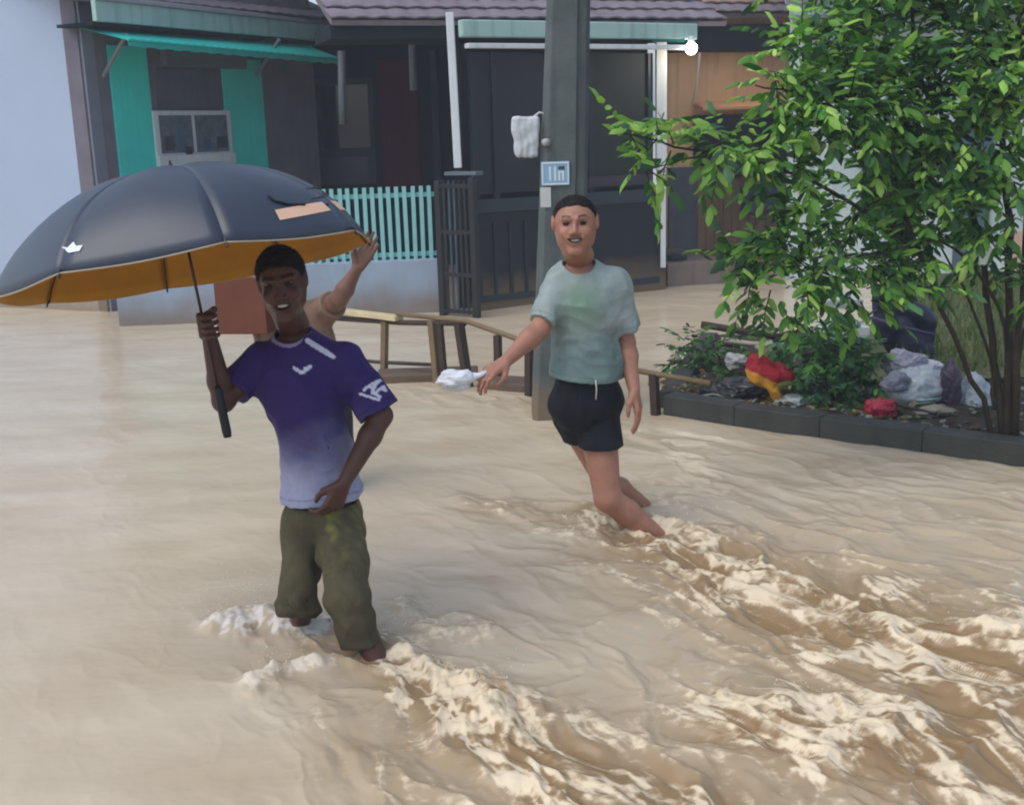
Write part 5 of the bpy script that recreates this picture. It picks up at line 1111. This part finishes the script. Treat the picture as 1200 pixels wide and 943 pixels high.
plbag('white plastic bag leaning against the tree stems', P(1140, 468, 6.75), (24*s_w, .12, 32*s_w), 5, wb, top=.2)
plbag('dark plum plastic bag squeezed between the two white bags', P(1114, 452, 6.72), (12*s_w, .09, 30*s_w), 9, mat('plum_film', (64, 54, 72), .35, .5, .1, 9, .4, 18), name='dark_bag')
plbag('crimson plastic bag slumped on the kerb beside the dark shrub', P(1032, 480, 6.55), (20*s_w, .08, 15*s_w), 11, mat('crimson_film', (160, 24, 52), .4, .5, .1, 9, .4, 18), name='red_bag', amp=.18)
plbag('pale grey rag lying above the black hose on the left of the bed', P(862, 423, 7.6), (15*s_w, .1, 11*s_w), 12, mat('grey_rag_cloth', (170, 172, 168), .8, .2, .1, 9, .3), name='grey_rag', amp=.2)
plbag('flat pale plastic scrap beneath the red and yellow sack', P(935, 470, 6.85), (22*s_w, .1, 9*s_w), 14, mat('pale_scrap_film', (158, 168, 168), .5, .4, .1, 9, .3), name='plastic_scrap', amp=.18)
plbag('black refuse sack spread flat on the left of the planting bed', P(865, 455, 7.15), (46*s_w, .2, 13*s_w), 15, mat('black_refuse_film', (24, 26, 28), .35, .5, .1, 9, .7, 16), name='refuse_sack', amp=.22)
plbag('smaller black refuse sack behind the bamboo rail end', P(815, 462, 7.3), (30*s_w, .14, 8*s_w), 16, MATS['black_refuse_film'], name='refuse_sack', amp=.25)
def stick(label, pts, r, m, name='wooden_pole'):
    rt = thing(name, label, 'pole', pts[0]); MB().tube(pts, r, 7).build('shaft', m, rt, smooth=True)
stick('dark wooden pole lying along the back of the planting bed', [P(822, 380, 8.6), P(870, 388, 8.5), P(950, 400, 8.4)], .028, wood)
stick('pale stripped branch lying below the dark wooden pole', [P(845, 398, 8.3), P(880, 403, 8.25), P(930, 405, 8.2)], .020, mat('stripped_branch', (170, 160, 142), .7, .3, .15, 9, .3))
stick('short dark branch slanting down towards the red and yellow sack', [P(840, 402, 8.1), P(868, 406, 8.0), P(885, 424, 7.8)], .016, wood)
stick('thin black hose running in front of the white bags', [P(1040, 470, 6.55), P(1090, 484, 6.45), P(1130, 490, 6.4), P(1165, 497, 6.35)], .010, darkm, 'garden_hose')
stick('thin grey pipe lying over the black refuse sack', [P(790, 470, 7.0), P(835, 462, 7.0), P(870, 470, 6.95), P(935, 482, 6.9)], .009, mat('grey_pipe_plastic', (112, 118, 112), .6, .3, .1, 9, 0), 'plastic_pipe')
for q, (py, w0_, c_, lab) in enumerate(((398, (968, 1018), (186, 200, 204), 'lowest pale board of the stack behind the dark shrub'), (389, (972, 1020), (214, 222, 224), 'middle white board of the stack behind the dark shrub'), (357, (965, 1012), (172, 184, 176), 'topmost grey green board propped behind the dark shrub'))):
    a_, b_ = P(w0_[0], py, 8.3), P(w0_[1], py-2, 8.3); rt = thing('board', lab, 'board', a_, 'boards stacked behind the shrub'); MB().box(a_, b_, a_[2]-.035, a_[2]+.03, .35).build('board_sheet', mat('board_%d' % c_[0], c_, .6, .3, .1, 6, .2), rt, bevel=.006)
bx_, by_ = P(975, 372, 8.4), P(1008, 370, 8.4)
for q in (978, 1010):
    a_ = P(q, 405, 8.45)
lit = [(P(px, py, 7.0)[0], None) for px, py in ()]
nl_ = 1500; s_ = rng.uniform(0, 1, nl_); t_ = rng.uniform(.02, .5, nl_)**1.3
Fx = np.interp(s_*5, range(6), [q[0] for q in KP]) ; Fy = np.interp(s_*5, range(6), [q[1] for q in KP])+.2
Lx = (Fx+.02)*(1-t_)+(bl_[0]*(1-s_)+7.5*s_)*t_; Ly = Fy*(1-t_)+(bl_[1]*(1-s_)+10.8*s_)*t_
Lz = np.array([bed_z(a_, b_) for a_, b_ in zip(Lx, Ly)])+rng.uniform(-.004, .012, nl_)
ang_ = rng.uniform(0, 6.28, nl_); lc = np.array([lin(c) for c in ((92, 74, 48), (120, 98, 62), (66, 84, 44), (58, 46, 36), (140, 128, 100), (150, 150, 146))])[rng.integers(0, 6, nl_)]
lo_ = leaf_cloud('leaf_litter', np.stack([Lx, Ly, Lz], 1), np.stack([np.cos(ang_), np.sin(ang_), rng.normal(0, .15, nl_)], 1), rng.uniform(.03, .09, nl_), rng.uniform(.012, .04, nl_), lc, None); lo_['label'] = 'brown leaf litter and small scraps strewn over the planting bed'
# navy bundle
root = thing('tarpaulin_bundle', 'tall navy tarpaulin bundle standing behind the white bags', 'bundle', P(1068, 420, 8.0))
nv = mat('navy_tarpaulin', (28, 34, 56), .5, .4, .2, 5, .5, 14)
def bund(Q):
    d = union(Q, [('c', P(1036, 352, 8.0), P(1038, 392, 8.0), .085, .09), ('c', P(1040, 350, 8.), P(1080, 372, 8.), .07, .09), ('c', P(1084, 378, 8.), P(1083, 425, 8.), .07, .075), ('c', P(1045, 400, 8.05), P(1080, 425, 8.05), .07, .07), ('c', P(1056, 385, 8.), P(1066, 410, 8.), .10, .11)], .03); return d+n3(Q, 22, 1)*.012+n3(Q, 50, 4)*.004
cN = P(1062, 385, 8.); sdf_obj('bundle_cloth', bund, cN-.5, cN+.5, .011, nv, root)
MB().tube([P(1020, 372, 7.86), P(1060, 384, 7.84), P(1094, 392, 7.86)], .012, 6).build('cord', mat('violet_cord', (70, 66, 96), .7, .3, .1, 9, 0), root, smooth=True)
# grass
n_ = 9000; gx = rng.uniform(0, 1, n_); gy = rng.uniform(0, 1, n_)
Xg = 2.35+gx*4.5+0; Yg = 7.4+gy*4.6; keep = (Xg > (Yg-7.4)*.42+2.45); Xg, Yg = Xg[keep], Yg[keep]; n_ = len(Xg)
zb = .11; Hh = rng.uniform(.05, .14, n_); an = rng.uniform(0, 6.28, n_); lx = np.cos(an)*.009; ly = np.sin(an)*.009; bx = rng.normal(0, .03, n_); by = rng.normal(0, .03, n_)
V = np.stack([np.stack([Xg-lx, Yg-ly, np.full(n_, zb)], 1), np.stack([Xg+lx, Yg+ly, np.full(n_, zb)], 1), np.stack([Xg+bx, Yg+by, zb+Hh], 1)], 1).reshape(-1, 3)
PALg = np.array([lin((96, 112, 66)), lin((78, 98, 54)), lin((120, 128, 84))]); Cg = np.repeat(PALg[rng.integers(0, 3, n_)], 3, 0)
for (px, py, Yq, r3, c_, lab) in ((905, 408, 7.6, (.12, .08, .05), (150, 140, 120), 'tan scrap of sacking behind the red and yellow sack'), (1050, 448, 6.75, (.09, .07, .07), (120, 126, 140), 'blue grey plastic bag tucked left of the large white bag'), (1095, 482, 6.5, (.12, .06, .035), (150, 146, 140), 'flat muddy grey scrap in front of the large white bag'), (1088, 432, 7.1, (.11, .08, .06), (190, 192, 198), 'small white bag on top of the heap beside the navy bundle')):
    plbag(lab, P(px, py, Yq), r3, int(px), mat('scrap_%d' % c_[0], c_, .45, .4, .2, 8, .9, 16), name='plastic_scrap', amp=.2)
g = link('grass', npmesh('grass', V, np.arange(3*n_).reshape(-1, 3), Cg), LM, None, False, 'stuff'); g['label'] = 'short green grass growing behind the tree stems'
me = pymesh('grass_verge', [(2.2, 7.3, .10), (9, 7.3, .10), (9, 12.4, .12), (4.1, 12.4, .12)], [(0, 1, 2, 3)]); link('grass_verge', me, mat('grassy_soil', (86, 92, 62), .9, .2, .3, 8, .5), None, False, 'structure')

# ================================================================== HAZE, added to lift the dark tones of the background
hz = MB(); hz.box((-310, -70), (310, -70), -1.6, 8.2, 400)
hm = bpy.data.materials.new('added_haze'); hm.use_nodes = True; n_ = hm.node_tree.nodes; n_.clear(); vo = n_.new('ShaderNodeVolumePrincipled'); vo.inputs['Color'].default_value = (.86, .92, 1, 1); vo.inputs['Density'].default_value = .005
oo = n_.new('ShaderNodeOutputMaterial'); hm.node_tree.links.new(vo.outputs[0], oo.inputs['Volume']); hz.build('haze', hm, kind='stuff')['label'] = 'thin haze added over the flooded street to lift its dark tones'
